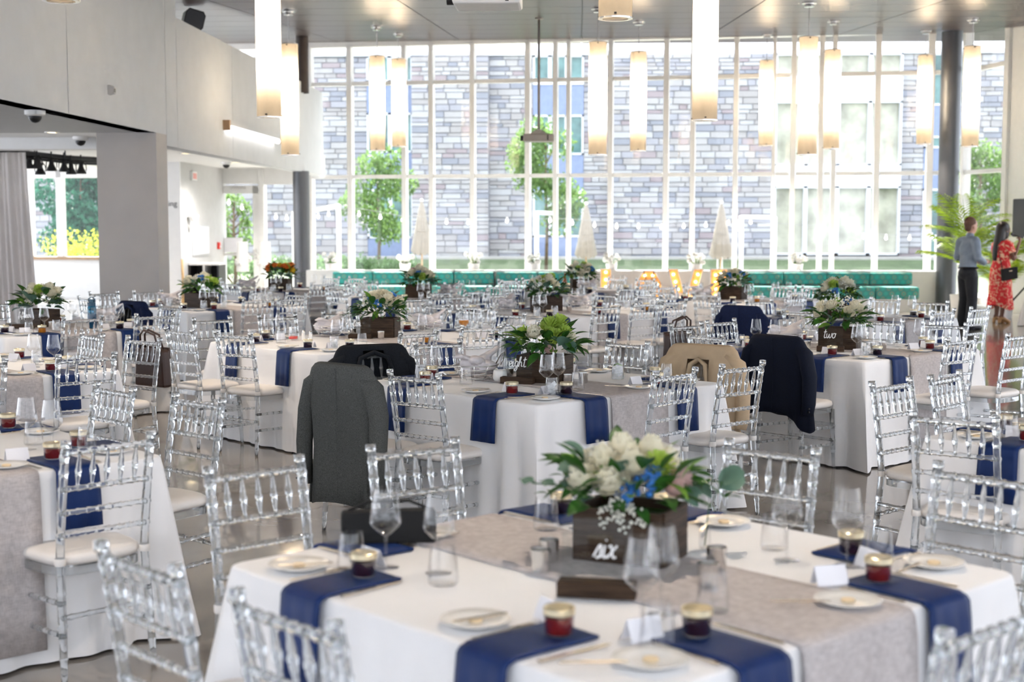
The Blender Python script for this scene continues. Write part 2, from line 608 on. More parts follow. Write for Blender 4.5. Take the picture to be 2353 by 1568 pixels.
def shade_mat():
    m = bpy.data.materials.new('frosted_lamp_shade')
    m.use_nodes = True
    nt = m.node_tree
    nt.nodes.remove(nt.nodes['Principled BSDF'])
    d = nt.nodes.new('ShaderNodeBsdfDiffuse')
    t = nt.nodes.new('ShaderNodeBsdfTranslucent')
    tc = nt.nodes.new('ShaderNodeTexCoord')
    no = nt.nodes.new('ShaderNodeTexNoise')
    no.inputs['Scale'].default_value = 40
    rp = nt.nodes.new('ShaderNodeValToRGB')
    rp.color_ramp.elements[0].color = (0.62, 0.53, 0.40, 1)
    rp.color_ramp.elements[1].color = (0.66, 0.57, 0.44, 1)
    nt.links.new(tc.outputs['Object'], no.inputs['Vector'])
    nt.links.new(no.outputs['Fac'], rp.inputs[0])
    nt.links.new(rp.outputs[0], d.inputs[0])
    nt.links.new(rp.outputs[0], t.inputs[0])
    mx = nt.nodes.new('ShaderNodeMixShader')
    mx.inputs[0].default_value = 0.6
    nt.links.new(d.outputs[0], mx.inputs[1])
    nt.links.new(t.outputs[0], mx.inputs[2])
    nt.links.new(mx.outputs[0], nt.nodes['Material Output'].inputs[0])
    return m


M['linen'], M['teal'], M['dress'], M['shade'] = linen_mat(), teal_mat(), dress_mat(), shade_mat()

# ------------------------------------------------------------------ measuring aids
_F = 3268.0
_camR = cam.rotation_euler.to_matrix()


def ray(px, py):
    return _camR @ Vector(((px - 1176.5) / _F, (784 - py) / _F, -1.0))


def at(px, py, Y):
    d = ray(px, py)
    t = Y / d.y
    return Vector((d.x * t, Y, 1.71 + d.z * t))


def to_px(p):
    v = _camR.inverted() @ (Vector(p) - Vector((0, 0, 1.71)))
    return (1176.5 + _F * v.x / -v.z, 784 - _F * v.y / -v.z)


# ------------------------------------------------------------------ floor and outside ground
fl = MB().box(-14.6, 12.0, -4.0, 33.6, -0.2, 0.0).build('floor', M['floor'])
struct(fl, 'polished grey concrete floor')
g = MB()
g.grid(lambda u, v: (-60 + 120 * u, 33.6 + v * 60, -0.12 + 0.62 * min(1, max(0, (v * 60 - 5) / 13.0))), 12, 30)
lawn = g.build('ground_lawn', M['grass'])
struct(lawn, 'green lawn outside the glass wall')
pv = MB().box(-30, 30, 33.6, 37.5, -0.2, -0.08).build('ground_patio', M['paving'])
struct(pv, 'pale paved patio strip just outside the glass wall')
pw = MB().box(-40, 40, 50.6, 52.2, 0.3, 0.53).build('ground_path', M['paving'])
struct(pw, 'pale footpath along the foot of the stone building')
gl2 = MB().box(12.0, 60, -4, 33.6, -0.3, -0.1).build('ground_bounce', M['paving'])  # ground out of view, added to bounce light
struct(gl2, 'unseen pale ground beside the hall, added to bounce light')

# ------------------------------------------------------------------ ceiling
SL = 0.0734


def zc(Y):
    return 5.675 - (31 - Y) * SL


ceil = MB()
y0c, y1c = 16.7, 33.0
ceil.add([(-14.5, y0c, zc(y0c) + .06), (12, y0c, zc(y0c) + .06), (12, y1c, zc(y1c) + .06), (-14.5, y1c, zc(y1c) + .06),
          (-14.5, y0c, zc(y0c) + .26), (12, y0c, zc(y0c) + .26), (12, y1c, zc(y1c) + .26), (-14.5, y1c, zc(y1c) + .26)],
         [(0, 3, 2, 1), (4, 5, 6, 7), (0, 1, 5, 4), (2, 3, 7, 6), (0, 4, 7, 3), (1, 2, 6, 5)])
ceil.box(-14.5, 12, 16.55, 16.7, zc(16.7) - 0.02, 6.7)
ceil.box(-14.5, 12, -3.0, 16.7, 6.6, 6.8)
ceiling = ceil.build('ceiling', M['dark'])
struct(ceiling, 'sloping dark stained wood ceiling over the hall')
sx = [-13.25, -10.6, -7.95, -5.3, -2.6, 0.05, 2.7, 5.35, 8.0, 10.65]
sy = [16.72 + i * 1.36 for i in range(12)]
tilt = math.atan(SL)
for j in range(len(sy)):
    for i in range(len(sx) - 1):
        w, d = sx[i + 1] - sx[i] - 0.018, 1.36 - 0.02
        key = 'cp%d' % i
        if j == 0:
            M[key] = MB().box(0, w, 0, d / math.cos(tilt), 0, 0.05).mesh('ceiling_panel', M['ceil'])
        obj('ceiling_panel', M[key], ceiling, (sx[i], sy[j], zc(sy[j])), (tilt, 0, 0))
# ------------------------------------------------------------------ balcony wall on the left
XP = -5.7
wb = empty('wall_balcony', (XP, 0, 0))
struct(wb, 'plain grey balcony wall running above the left side of the hall')


def seg(yA, yB, z0, z1, name='wall_panel'):
    return MB().box(-0.25, 0, yA + 0.006, yB - 0.006, z0, z1).build(name, M['wallgrey'], wb)


seg(-3.0, 15.8, 2.94, 6.6)
seg(15.8, 19.6, 2.94, 6.6)
seg(19.6, 20.15, 2.79, 6.6)
seg(20.15, 23.4, 2.79, 4.62)
seg(23.4, 27.6, 2.79, 4.62)
seg(27.6, 31.75, 2.79, 4.62)
MB().box(-0.24, -0.02, -3, 31.7, 2.95, 3.4).build('wall_core', M['wallgrey'], wb)
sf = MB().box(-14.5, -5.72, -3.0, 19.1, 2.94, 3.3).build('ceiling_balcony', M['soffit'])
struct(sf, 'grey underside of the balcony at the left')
sf2 = MB().box(-14.5, -5.95, 19.1, 33.3, 2.97, 3.3).build('ceiling_lounge', M['white'])  # soffit beyond the pillar, window light on it put in as white colour
struct(sf2, 'ceiling of the low area behind the pillar, window light painted in as white')
bm_ = MB().box(-14.5, -6.0, 20.6, 21.0, 2.80, 2.97).build('trim_1', M['white'])
struct(bm_, 'pale ceiling beam under the balcony')
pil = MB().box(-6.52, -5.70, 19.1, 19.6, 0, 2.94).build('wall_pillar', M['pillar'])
struct(pil, 'square taupe pillar under the balcony')
blk = MB().box(-9.25, -8.08, 28.7, 32.4, 0, 2.97).build('wall_corner', M['greywall'])
struct(blk, 'grey wall block with a noticeboard beside the glass door')
blf = MB().box(-9.25, -8.08, 28.66, 28.7, 0, 2.97).build('trim_2', M['white'])
struct(blf, 'white end face of the grey wall block')
# ------------------------------------------------------------------ glass wall
th = math.atan(-0.15)
win = empty('window_1', (0, 31.0, 0), th)
struct(win, 'tall white framed glass wall at the end of the hall')


def on_wall(px):
    d = ray(px, 515)
    # x = d.x t ; y = d.y t ; y = 31 - .15 x
    t = 31.0 / (d.y + 0.15 * d.x)
    x, y = d.x * t, d.y * t
    return x / math.cos(th)


mpx = [(716, .13), (807, .13), (931, .12), (993, .12), (1087, .12), (1213, .13), (1276, .11), (1306, .10), (1402, .12), (1529, .13), (1590, .12), (1688, .12), (1775, .09), (1819, .13), (1883, .13), (1912, .12), (2011, .14), (2132, .16), (2188, .10)]
ZT = 5.62
U = [on_wall(p) for p, w in mpx]
for (p, w), u in zip(mpx, U):
    MB().box(u - w * .41, u + w * .41, -0.10, 0.12, 0, ZT).build('mullion', M['frame'], win)
rows = [(0.05, 2.72), (2.80, 4.77), (4.85, 5.60)]
for i in range(len(U) - 1):
    a, b = U[i] + mpx[i][1] / 2, U[i + 1] - mpx[i + 1][1] / 2
    for zt in (0.0, 2.72, 4.77):
        MB().box(a, b, -0.06, 0.08, zt, zt + 0.08).build('transom', M['frame'], win)
    for z0, z1 in rows:
        MB().add([(a, 0, z0), (b, 0, z0), (b, 0, z1), (a, 0, z1)], [(0, 1, 2, 3)]).build('pane', M['glass'], win)
# low glazing between door and first mullion, upper glazing behind the balcony
uA, uB, uD0, uD1 = on_wall(604), U[0] - .065, on_wall(486), on_wall(604)
MB().box(uA - .06, uA + .06, -.1, .12, 0, 2.97).build('mullion', M['frame'], win)
MB().add([(uA + .06, 0, .05), (uB, 0, .05), (uB, 0, 2.72), (uA + .06, 0, 2.72)], [(0, 1, 2, 3)]).build('pane', M['glass'], win)
MB().box(uA, uB, -.06, .08, 2.6, 2.97).build('transom', M['frame'], win)
ups = [on_wall(p) for p in (250, 340, 430, 520, 610)] + [uB]
for i in range(5):
    MB().box(ups[i] - .06, ups[i] + .06, -.1, .12, 3.3, ZT).build('mullion', M['frame'], win)
    for z0, z1 in ((3.35, 4.77), (4.85, 5.6)):
        MB().add([(ups[i] + .06, 0, z0), (ups[i + 1] - .06, 0, z0), (ups[i + 1] - .06, 0, z1), (ups[i] + .06, 0, z1)], [(0, 1, 2, 3)]).build('pane', M['glass'], win)
    MB().box(ups[i], ups[i + 1], -.06, .08, 4.77, 4.85).build('transom', M['frame'], win)
# head wall above glazing and glass door
MB().box(ups[0] - 5, U[-1] + .1, -.05, .2, ZT, ZT + .5).build('head_rail', M['frame'], win)
door = empty('door_1', (0, 31.0, 0), th)
struct(door, 'white framed glass exit door with a push bar')
MB().box(uD0 - .08, uD0 + .06, -.08, .1, 0, 2.97).build('jamb', M['frame'], door)
MB().box(uD0, uA - .06, -.08, .1, 2.62, 2.97).build('door_head', M['frame'], door)
a, b = uD0 + .08, uA - .08
lf = MB()
lf.box(a, a + .14, -.04, .03, .02, 2.58).box(b - .14, b, -.04, .03, .02, 2.58).box(a, b, -.04, .03, .02, .25).box(a, b, -.04, .03, 2.40, 2.58)
lf.build('door_leaf', M['frame'], door)
MB().add([(a + .14, 0, .25), (b - .14, 0, .25), (b - .14, 0, 2.4), (a + .14, 0, 2.4)], [(0, 1, 2, 3)]).build('pane', M['glass'], door)
pb = MB().box(a + .02, b - .02, -.12, -.06, 0.99, 1.05).box(b - .12, b - .06, -.13, -.04, .92, 1.14).build('push_bar', M['silver'], door)
MB().box(a + .45, b - .30, -.09, -.055, 2.50, 2.54).build('door_closer', M['silver'], door)
nt_ = MB().box(a + .23, a + .67, -.02, -.01, 1.06, 1.40).build('notice', M['paper'], door)
# low window at far left with white knee wall
w2 = empty('window_2', (0, 31.0, 0), th)
struct(w2, 'low window at the far left over a white knee wall')
uL0, uL1 = -15.2, -9.3
for px in (0, 70, 141, 300):
    u = on_wall(px)
    MB().box(u - .07, u + .07, -.1, .1, .9, 2.97).build('mullion', M['frame'], w2)
MB().box(uL0, uL1, -.1, .1, 2.78, 2.97).build('transom', M['frame'], w2)
for p0, p1 in ((0, 70), (70, 141), (141, 300)):
    q0, q1 = on_wall(p0) + .07, on_wall(p1) - .07
    MB().add([(q0, 0, .95), (q1, 0, .95), (q1, 0, 2.78), (q0, 0, 2.78)], [(0, 1, 2, 3)]).build('pane', M['glass'], w2)
kw = MB().box(uL0, uL1, -.12, .15, 0, .88).build('wall_knee', M['white'], None, (0, 31, 0), (0, 0, th))
struct(kw, 'white knee wall below the far left window')
sill = MB().box(uL0, uL1, -.22, .16, .88, .95).build('trim_3', M['tapewood'], None, (0, 31, 0), (0, 0, th))
struct(sill, 'tan window sill at the far left')
# right hand wall: glazed return then white wall
A_, B_ = Vector((7.86, 29.82, 0)), Vector((8.52, 27.0, 0))
dv = (B_ - A_)
ang = math.atan2(dv.y, dv.x)
L_ = dv.length
w3 = empty('window_3', A_, ang)
struct(w3, 'narrow window return at the right corner')
for u, w in ((0.12, .12), (1.78, .16)):
    MB().box(u - w / 2, u + w / 2, -.08, .1, 0, 5.7).build('mullion', M['frame'], w3)
for z in (0, 2.72, 4.77):
    MB().box(.18, 1.7, -.05, .07, z, z + .08).build('transom', M['frame'], w3)
for z0, z1 in rows:
    MB().add([(.18, 0, z0), (1.7, 0, z0), (1.7, 0, z1), (.18, 0, z1)], [(0, 1, 2, 3)]).build('pane', M['glass'], w3)
wr = MB().box(1.86, 4.6, -.02, .25, 0, 5.8).build('wall_right', M['white'], None, A_, (0, 0, ang))
struct(wr, 'white wall at the right edge of the hall')
ledge = MB().box(-5.6, 7.2, 29.05, 29.55, 0, 0.76).build('trim_4', M['white'])
struct(ledge, 'white ledge behind the teal benches')
# unseen walls behind and beside the camera, tall openings shaped for reflections and light
wbk = MB()
xs = [-14.5 + i * 4.4 for i in range(7)]
for i in range(7):
    wbk.box(xs[i], min(12.0, xs[i] + 1.5), -4.2, -3.9, 0, 6.8)
wbk.box(-14.5, 12, -4.2, -3.9, 0, .35).box(-14.5, 12, -4.2, -3.9, 5.7, 6.8)
struct(wbk.build('wall_back', M['wallgrey']), 'unseen back wall behind the camera, tall openings shaped for reflections')
wsd = MB()
for i in range(7):
    wsd.box(12.0, 12.3, -4.2 + i * 4.3, -4.2 + i * 4.3 + 1.2, 0, 6.8)
wsd.box(12, 12.3, -4.2, 22.8, 0, .35).box(12, 12.3, -4.2, 22.8, 5.7, 6.8)
struct(wsd.build('wall_side', M['wallgrey']), 'unseen side wall at the right, tall openings shaped for reflections')
# round steel columns
def column(px, Y, r, label, z1, z0=0.0):
    p = at(px, 515, Y)
    t = empty('round_column', (p.x, Y, 0))
    tag(t, label, 'column')
    MB().lathe([(r, z0 + .06), (r, z1)], 28).build('shaft', M['steel'], t, smooth=True)
    MB().lathe([(r + .02, z0), (r + .02, z0 + .06), (r, z0 + .065)], 28).build('base_ring', M['steel'], t, smooth=40)
    return t


column(693, 29.4, .17, 'grey steel column standing under the end of the balcony', 2.8)
column(2177, 28.9, .20, 'tall grey steel column beside the man in the grey shirt', 5.5)
c3 = at(697, 515, 29.4)
uc = MB().lathe([(.13, 4.4), (.13, 5.55)], 24).build('round_column', M['dark'], None, (c3.x + .02, 29.4, 0), smooth=True)
tag(uc, 'dark upper column rising behind the balcony wall', 'column')

# ------------------------------------------------------------------ stone building outside
SB = 61.66
YB = 53.0


def bx(px):
    return (px - 1330) / SB


def bz(py):
    return 1.71 + (515 - py) / SB


bld = empty('stone_building', (0, YB, 0))
tag(bld, 'long pale stone building across the lawn with tall window bays', 'building')
random.seed(5)
ztop = bz(134)
bays = [(845, 950), (1225, 1340), (1770, 2052), (2105, 2190)]
MB().box(bx(-260), bx(2640), 0.05, 3.0, -.2, ztop).build('backing_wall', M['mortar'], bld)
MB().box(bx(-260), bx(2640), -0.15, 3.1, ztop, ztop + .16).build('coping', M['bframe'], bld)
segs = [(-260, 845, 0), (950, 1125, -.45), (1125, 1225, 0), (1340, 1400, 0), (1400, 1770, -.3), (2052, 2105, 0), (2190, 2640, 0)]
MB().box(bx(950), bx(1125), -.40, .1, -.2, ztop).build('projecting_wall', M['mortar'], bld)
MB().box(bx(1400), bx(1770), -.25, .1, -.2, ztop).build('projecting_wall', M['mortar'], bld)
stones = []
for (p0, p1, off) in segs:
    x0, x1 = bx(p0), bx(p1)
    z = 0.45
    while z < ztop - .05:
        h = random.choice((0.14, 0.17, 0.2, 0.24))
        h = min(h, ztop - z)
        x = x0
        while x < x1 - .02:
            w = random.uniform(.28, .85)
            if x1 - (x + w) < .3:
                w = x1 - x
            stones.append((x, z, w, h, off, random.choices(range(6), (3, 3.4, 2, 1.6, 1, 3.4))[0]))
            x += w
        z += h
vis = [s for s in stones if 730 < 1330 + (s[0] + s[2] / 2) * SB < 2300 and s[1] < 7.2]
vis.sort(key=lambda s: -s[2] * s[3])
top = set(id(s) for s in vis[:300])
rest = MB()
cache = {}
for s in stones:
    x, z, w, h, off, k = s
    d = random.uniform(.01, .05)
    if id(s) in top:
        wq = round(w * 10) / 10
        key = (wq, h, k)
        if key not in cache:
            cache[key] = MB().box(-.5 * wq + .012, .5 * wq - .012, -.05, .05, .012, h - .012).mesh('stone', STONE[k])
        obj('stone', cache[key], bld, (x + w / 2, off - d + .03, z), (0, 0, 0), (w / wq, 1, 1))
    else:
        rest.box(x + .012, x + w - .012, off - d, off + .05, z + .012, z + h - .012, k)
stuff(rest.build('small_stones', STONE, bld))
# window bays
def bay(p0, p1, cells, depth=.06):
    for (ya, yb, kind) in cells:
        x0, x1, z0, z1 = bx(p0), bx(p1), bz(yb), bz(ya)
        if kind == 'p':
            MB().box(x0, x1, -depth, .06, z0, z1).build('panel', M['panelblue'], bld)
        elif kind == 'w':
            MB().box(x0, x1, -depth - .04, .06, z0, z1).build('spandrel', M['bframe'], bld)
        else:
            n = kind
            w = (x1 - x0) / n
            for i in range(n):
                a, b = x0 + i * w, x0 + (i + 1) * w
                fr = MB()
                t = .07
                fr.box(a, b, -depth - .03, .05, z0, z0 + t).box(a, b, -depth - .03, .05, z1 - t, z1).box(a, a + t, -depth - .03, .05, z0, z1).box(b - t, b, -depth - .03, .05, z0, z1)
                f = fr.build('window', M['bframe'], bld)
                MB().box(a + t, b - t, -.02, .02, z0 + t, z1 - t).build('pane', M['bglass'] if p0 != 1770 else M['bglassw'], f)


bay(845, 950, [(134, 192, 2), (192, 200, 'w'), (200, 262, 'p'), (262, 352, 2), (352, 436, 'p'), (436, 548, 2), (548, 590, 'p')])
bay(1225, 1340, [(134, 190, 3), (190, 200, 'w'), (200, 268, 'p'), (268, 358, 3), (358, 400, 'p'), (400, 440, 'p'), (440, 545, 3), (545, 590, 'p')])
bay(1770, 2052, [(134, 186, 4), (186, 240, 'w'), (240, 384, 4), (384, 430, 'w'), (430, 585, 4)], .25)
bay(2105, 2190, [(134, 250, 2), (250, 318, 'p'), (318, 345, 2), (345, 436, 'p'), (436, 590, 2)])

# ------------------------------------------------------------------ trees, shrubs, umbrellas, frames, string lights
def leafcloud(rng, blobs, n, size):
    m = MB()
    for _ in range(n):
        c, r = blobs[rng.randrange(len(blobs))]
        a, b = rng.uniform(0, 2 * math.pi), math.acos(rng.uniform(-1, 1))
        q = r * (rng.random() ** 0.4)
        p = Vector(c) + Vector((math.sin(b) * math.cos(a), math.sin(b) * math.sin(a), math.cos(b) * .85)) * q
        E = Euler((rng.uniform(0, 6.28), rng.uniform(0, 6.28), rng.uniform(0, 6.28))).to_matrix()
        s = size * rng.uniform(.6, 1.3)
        m.add([p + E @ Vector(w) * s for w in ((-.5, 0, 0), (0, -.28, .06), (.5, 0, 0), (0, .28, .06))], [(0, 1, 2, 3)])
    return m


def tree(loc, h, spread, label, leafm, seed, n=3000, size=.16, trunk=.06, low=.35):
    rng = random.Random(seed)
    t = empty('tree', loc)
    tag(t, label, 'tree')
    tr = MB().tube([(0, 0, 0), (.03, 0, h * .3), (-.03, .02, h * .6), (0, 0, h * .9)], [trunk, trunk * .8, trunk * .6, trunk * .25], 8)
    blobs = []
    for i in range(14):
        z = h * (low + (1 - low) * i / 14)
        a = rng.uniform(0, 6.28)
        rr = spread * math.sin(math.pi * (.15 + .8 * i / 14)) * .7
        e = Vector((rr * math.cos(a), rr * math.sin(a), z))
        tr.tube([(0, 0, z * .85), e * .6 + Vector((0, 0, z * .35)), e], [trunk * .4, trunk * .25, trunk * .1], 5)
        blobs.append((e, spread * .5))
    tr.build('trunk', M['bark'], t, smooth=True)
    stuff(leafcloud(rng, blobs, n, size).build('foliage', leafm, t))
    return t


def shrub(loc, sxyz, label, leafm, seed, n=900, size=.12):
    rng = random.Random(seed)
    t = empty('shrub', loc)
    tag(t, label, 'shrub', 'shrubs outside the glass')
    blobs = [((rng.uniform(-.5, .5) * sxyz[0], rng.uniform(-.5, .5) * sxyz[1], sxyz[2] * rng.uniform(.35, .65)), sxyz[2] * .45) for _ in range(int(6 + 3 * sxyz[0]))]
    m = MB()
    for c, r in blobs:
        m.tube([(c[0] * .5, c[1] * .5, 0), c], [.02, .008], 5)
    m.build('stems', M['bark'], t)
    stuff(leafcloud(rng, blobs, n, size).build('foliage', leafm, t))


p = at(870, 600, 44)
tree((p.x, 44, .2), 3.7, 1.15, 'pale green young tree at the left before the stone building', M['tree'], 1, 3200, .15)
p = at(1255, 600, 45)
tree((p.x, 45, .25), 4.6, 1.3, 'green tree outside between two glass wall mullions at the centre', M['tree'], 2, 3600, .16)
p = at(2250, 600, 46)
tree((p.x, 46, .3), 3.9, 1.2, 'green tree outside the narrow window at the right corner', M['tree'], 3, 3000, .17)
p = at(190, 600, 38)
tree((p.x, 38, -.1), 3.6, 1.3, 'dark green tree outside the far left window', M['treedark'], 4, 6500, .17, low=.05)
p = at(540, 600, 40)
tree((p.x, 40, 0), 2.6, .5, 'slim young tree seen through the glass door', M['tree'], 7, 700, .14)
p = at(188, 600, 35.2)
shrub((p.x, 35.2, -.1), (1.0, .6, 1.75), 'sunlit yellow green bush outside the far left window', M['bushy'], 5, 1700, .1)
for k, (px, Y, w, h) in enumerate(((560, 41, 1.6, .75), (640, 41.5, 1.8, .9), (762, 42, 1.6, .9), (860, 42, 2.2, .85), (912, 41, .9, .7))):
    p = at(px, 600, Y)
    shrub((p.x, Y, 0), (w, .7, h), ['low shrub seen through the lower glass door', 'grey green hedge left of the steel column', 'hedge right of the steel column', 'wide hedge under the pale young tree', 'small hedge end beside the first closed umbrella'][k], M['hedge'], 20 + k, 900, .11)


def umbrella(px, Y, label, ytop):
    p = at(px, ytop, Y)
    t = empty('closed_umbrella', (p.x, Y, -.08))
    tag(t, label, 'umbrella', 'closed cream umbrellas on the patio')
    H = p.z + .08
    MB().tube([(0, 0, 0), (0, 0, H)], .024, 8).build('pole', M['woodpole'], t)
    m = MB()
    n = 24
    prof = [(.03, H - .02), (.07, H - .15), (.13, H - .5), (.19, H - 1.0), (.25, H - 1.38), (.22, H - 1.42)]
    v, f = [], []
    for r, z in prof:
        for k in range(n):
            a = 2 * math.pi * k / n
            q = r * (1 + .22 * math.cos(8 * a) * min(1, (H - z)))
            v.append((q * math.cos(a), q * math.sin(a), z + (.05 * math.cos(8 * a) if z < H - 1.2 else 0)))
    for i in range(len(prof) - 1):
        for k in range(n):
            f.append((i * n + k, i * n + (k + 1) % n, (i + 1) * n + (k + 1) % n, (i + 1) * n + k))
    m.add(v, f)
    m.build('folded_canopy', M['umb'], t, smooth=True)
    MB().tube([(.17 * math.cos(a), .17 * math.sin(a), H - .8) for a in [2 * math.pi * i / 16 for i in range(17)]], .012, 5).build('tie_strap', M['umb'], t)
    MB().ball((0, 0, H + .02), .045, 10, 6).build('finial', M['white'], t, smooth=True)
    MB().lathe([(.28, 0), (.28, .07), (.06, .1)], 20, cap0=True, cap1=True).build('base', M['steel'], t, smooth=40)


umbrella(969, 38, 'closed cream umbrella outside, leftmost of the three by the glass', 462)
umbrella(1347, 38, 'closed cream umbrella outside, middle one of three, before the green tree', 470)
umbrella(1658, 37, 'closed cream umbrella outside, nearest the light-up letters V and E', 467)


def gate_frame(pa, pb, Y, ya, yb, label):
    a, b = at(pa, ya, Y), at(pb, yb, Y + .6)
    t = empty('patio_arch', (a.x, Y, -.08))
    tag(t, label, 'arch', 'white pipe frames on the patio')
    MB().tube([(0, 0, 0), (0, 0, a.z + .08)], .06, 10).build('post', M['poleW'], t, smooth=True)
    MB().tube([(0, 0, a.z + .05), (b.x - a.x, .6, b.z + .08)], .05, 10).build('beam', M['poleW'], t, smooth=True)
    MB().tube([(b.x - a.x, .6, 0), (b.x - a.x, .6, b.z + .1)], .06, 10).build('post', M['poleW'], t, smooth=True)


gate_frame(778, 715, 37, 470, 486, 'white pipe frame outside right of the steel column')
gate_frame(1233, 1275, 37, 486, 491, 'white pipe frame outside before the green tree')
gate_frame(1704, 1780, 37, 496, 500, 'white pipe frame outside beside the third umbrella')


def string_lights(pts, Y, bulbs, label):
    P = [at(px, py, Y) for px, py in pts]
    t = empty('string_lights', (P[0].x, Y, 0))
    tag(t, label, 'string lights')
    o = Vector((P[0].x, Y, 0))
    MB().tube([q - o for q in P], .006, 5).build('cable', M['cable'], t)
    bm = MB().ball((0, 0, -.09), .036, 10, 6, s=(1, 1, 1.35)).mesh('bulb', M['bulbw'], True)
    sm = MB().lathe([(.025, -.05), (.025, .01)], 8).mesh('socket', M['poleW'])
    for q in (P[0], P[-1]):
        MB().tube([(q.x - o.x, 0, -.08), (q.x - o.x, 0, q.z)], .02, 8).build('support_pole', M['poleW'], t)
    for px, py in bulbs:
        q = at(px, py, Y) - o
        obj('bulb', bm, t, q)
        obj('socket', sm, t, q)


string_lights([(505, 455), (555, 468), (600, 478), (640, 484), (672, 486)], 35.5, [(526, 458), (556, 470), (609, 486), (634, 491), (659, 494)], 'string of white bulbs outside left of the steel column')
string_lights([(716, 486), (760, 482), (830, 480), (920, 496), (1060, 502), (1160, 504), (1300, 503), (1420, 510), (1540, 512), (1650, 508)], 37, [(731, 490), (755, 485), (825, 485), (874, 492), (925, 498), (1026, 503), (1076, 504), (1165, 500), (1217, 496), (1264, 499), (1315, 505), (1366, 510), (1417, 513), (1467, 513), (1520, 515), (1571, 513), (1622, 510)], 'long string of white bulbs outside across the glass wall')
string_lights([(1660, 508), (1760, 512), (1900, 520), (2040, 540), (2150, 540)], 37, [(1674, 505), (1725, 503), (1984, 537), (2036, 539), (2090, 540), (2141, 536)], 'string of bulbs outside before the white framed bay')

# ------------------------------------------------------------------ pendant lamps
def pendant_meshes():
    r, L = .14, 1.74
    sh = MB().lathe([(r, 0), (r, L)], 28).mesh('shade', M['shade'], True)
    core = MB().lathe([(.045, .50), (.045, L - .40)], 12, cap0=True, cap1=True).mesh('lamp_tube', M['lampcore'], True)
    ring = MB().lathe([(r - .03, .012), (r + .004, .012), (r + .004, 0), (r - .03, 0), (r - .03, .012)], 28).mesh('ring', M['silver'], 40)
    tab = MB()
    for k in range(3):
        a = 2 * math.pi * k / 3 + .5
        tab.cbox((0, 0, 0), (.03, .02, .015), M=Matrix.Translation((r * math.cos(a) * 1.05, r * math.sin(a) * 1.05, .03)) @ Matrix.Rotation(a, 4, 'Z'))
    tabs = tab.mesh('screw_tabs', M['dark'])
    disc = MB().lathe([(.001, L - .02), (r - .01, L - .02)], 24).mesh('top_disc', M['silver'])
    return sh, core, ring, tabs, disc


PM = pendant_meshes()
can_m = MB().lathe([(.075, -.045), (.075, 0), (.11, 0), (.11, .03)], 20, cap0=True).mesh('canopy', M['silver'], 40)


def pendant(px, Y, ybot, label, ztop=None):
    p = at(px, ybot, Y)
    t = empty('pendant_lamp', (p.x, Y, p.z))
    tag(t, label, 'pendant lamp', 'cylinder pendant lamps')
    top = (zc(Y) if Y > 16.7 else 6.6) - p.z
    obj('shade', PM[0], t)
    obj('lamp_tube', PM[1], t)
    obj('ring', PM[2], t)
    obj('ring', PM[2], t, (0, 0, 1.73))
    obj('screw_tabs', PM[3], t)
    obj('screw_tabs', PM[3], t, (0, 0, 1.68))
    obj('top_disc', PM[4], t)
    ld = bpy.data.lights.get('pendant_downlight')
    if ld is None:
        ld = bpy.data.lights.new('pendant_downlight', 'SPOT')
        ld.energy = 40
        ld.color = (1.0, 0.84, 0.68)
        ld.spot_size = R(110)
        ld.spot_blend = 0.8
        ld.shadow_soft_size = 0.06
    lo = bpy.data.objects.new('downlight_beam', ld)
    link(lo, t)
    lo.location = (0, 0, .02)
    if top > 1.8:
        MB().tube([(0, 0, 1.72), (0, 0, top - .02)], .008, 6).build('rod', M['silver'], t)
        obj('canopy', can_m, t, (0, 0, top - .03))
    return t


for px, Y, yb, lab in (
        (619, 16.3, 271, 'large cylinder pendant lamp at the top, before the balcony wall'),
        (667, 22.4, 358, 'cylinder pendant lamp just right of the large one by the balcony'),
        (868, 26.4, 347, 'cylinder pendant lamp before the left window bay of the stone building'),
        (917, 28.5, 338, 'smaller white pendant lamp left of the first closed umbrella'),
        (1373, 22.3, 357, 'cylinder pendant lamp right of the ceiling projector'),
        (1466, 25.4, 348, 'cylinder pendant lamp second right of the ceiling projector'),
        (1619, 16.2, 278, 'large cylinder pendant lamp at the top, above the light-up letters'),
        (1414, 12.0, 44, 'near cylinder pendant lamp with only its lower end in view'),
        (1759, 29.6, 336, 'small white pendant lamp left of the white framed bay'),
        (1854, 21.5, 357, 'longest looking pendant lamp before the white framed bay'),
        (1910, 25.6, 343, 'cylinder pendant lamp before the middle of the white bay'),
        (2122, 28.6, 332, 'white pendant lamp just left of the tall steel column'),
        (2229, 25.4, 338, 'cylinder pendant lamp right of the tall steel column'),
        (140, 11.0, 3, 'pendant lamp at the top left, only its rim in view')):
    pendant(px, Y, yb, lab)
for x, Y, lab in ((-3.4, 4.5, 'left'), (0.4, 4.5, 'middle'), (4.2, 4.5, 'right'), (-2.6, 9.5, 'farther left'), (3.2, 9.0, 'farther right')):  # unseen extra pendants, added for warm light on the near tables
    pt = pendant(1330, Y, 0, 'added unseen pendant lamp above the frame, %s one over the near tables' % lab)
    pt.location = (x, Y, 3.55)
    for ch in pt.children:
        if ch.name.startswith(('rod', 'canopy')):
            ch.location.z += 0

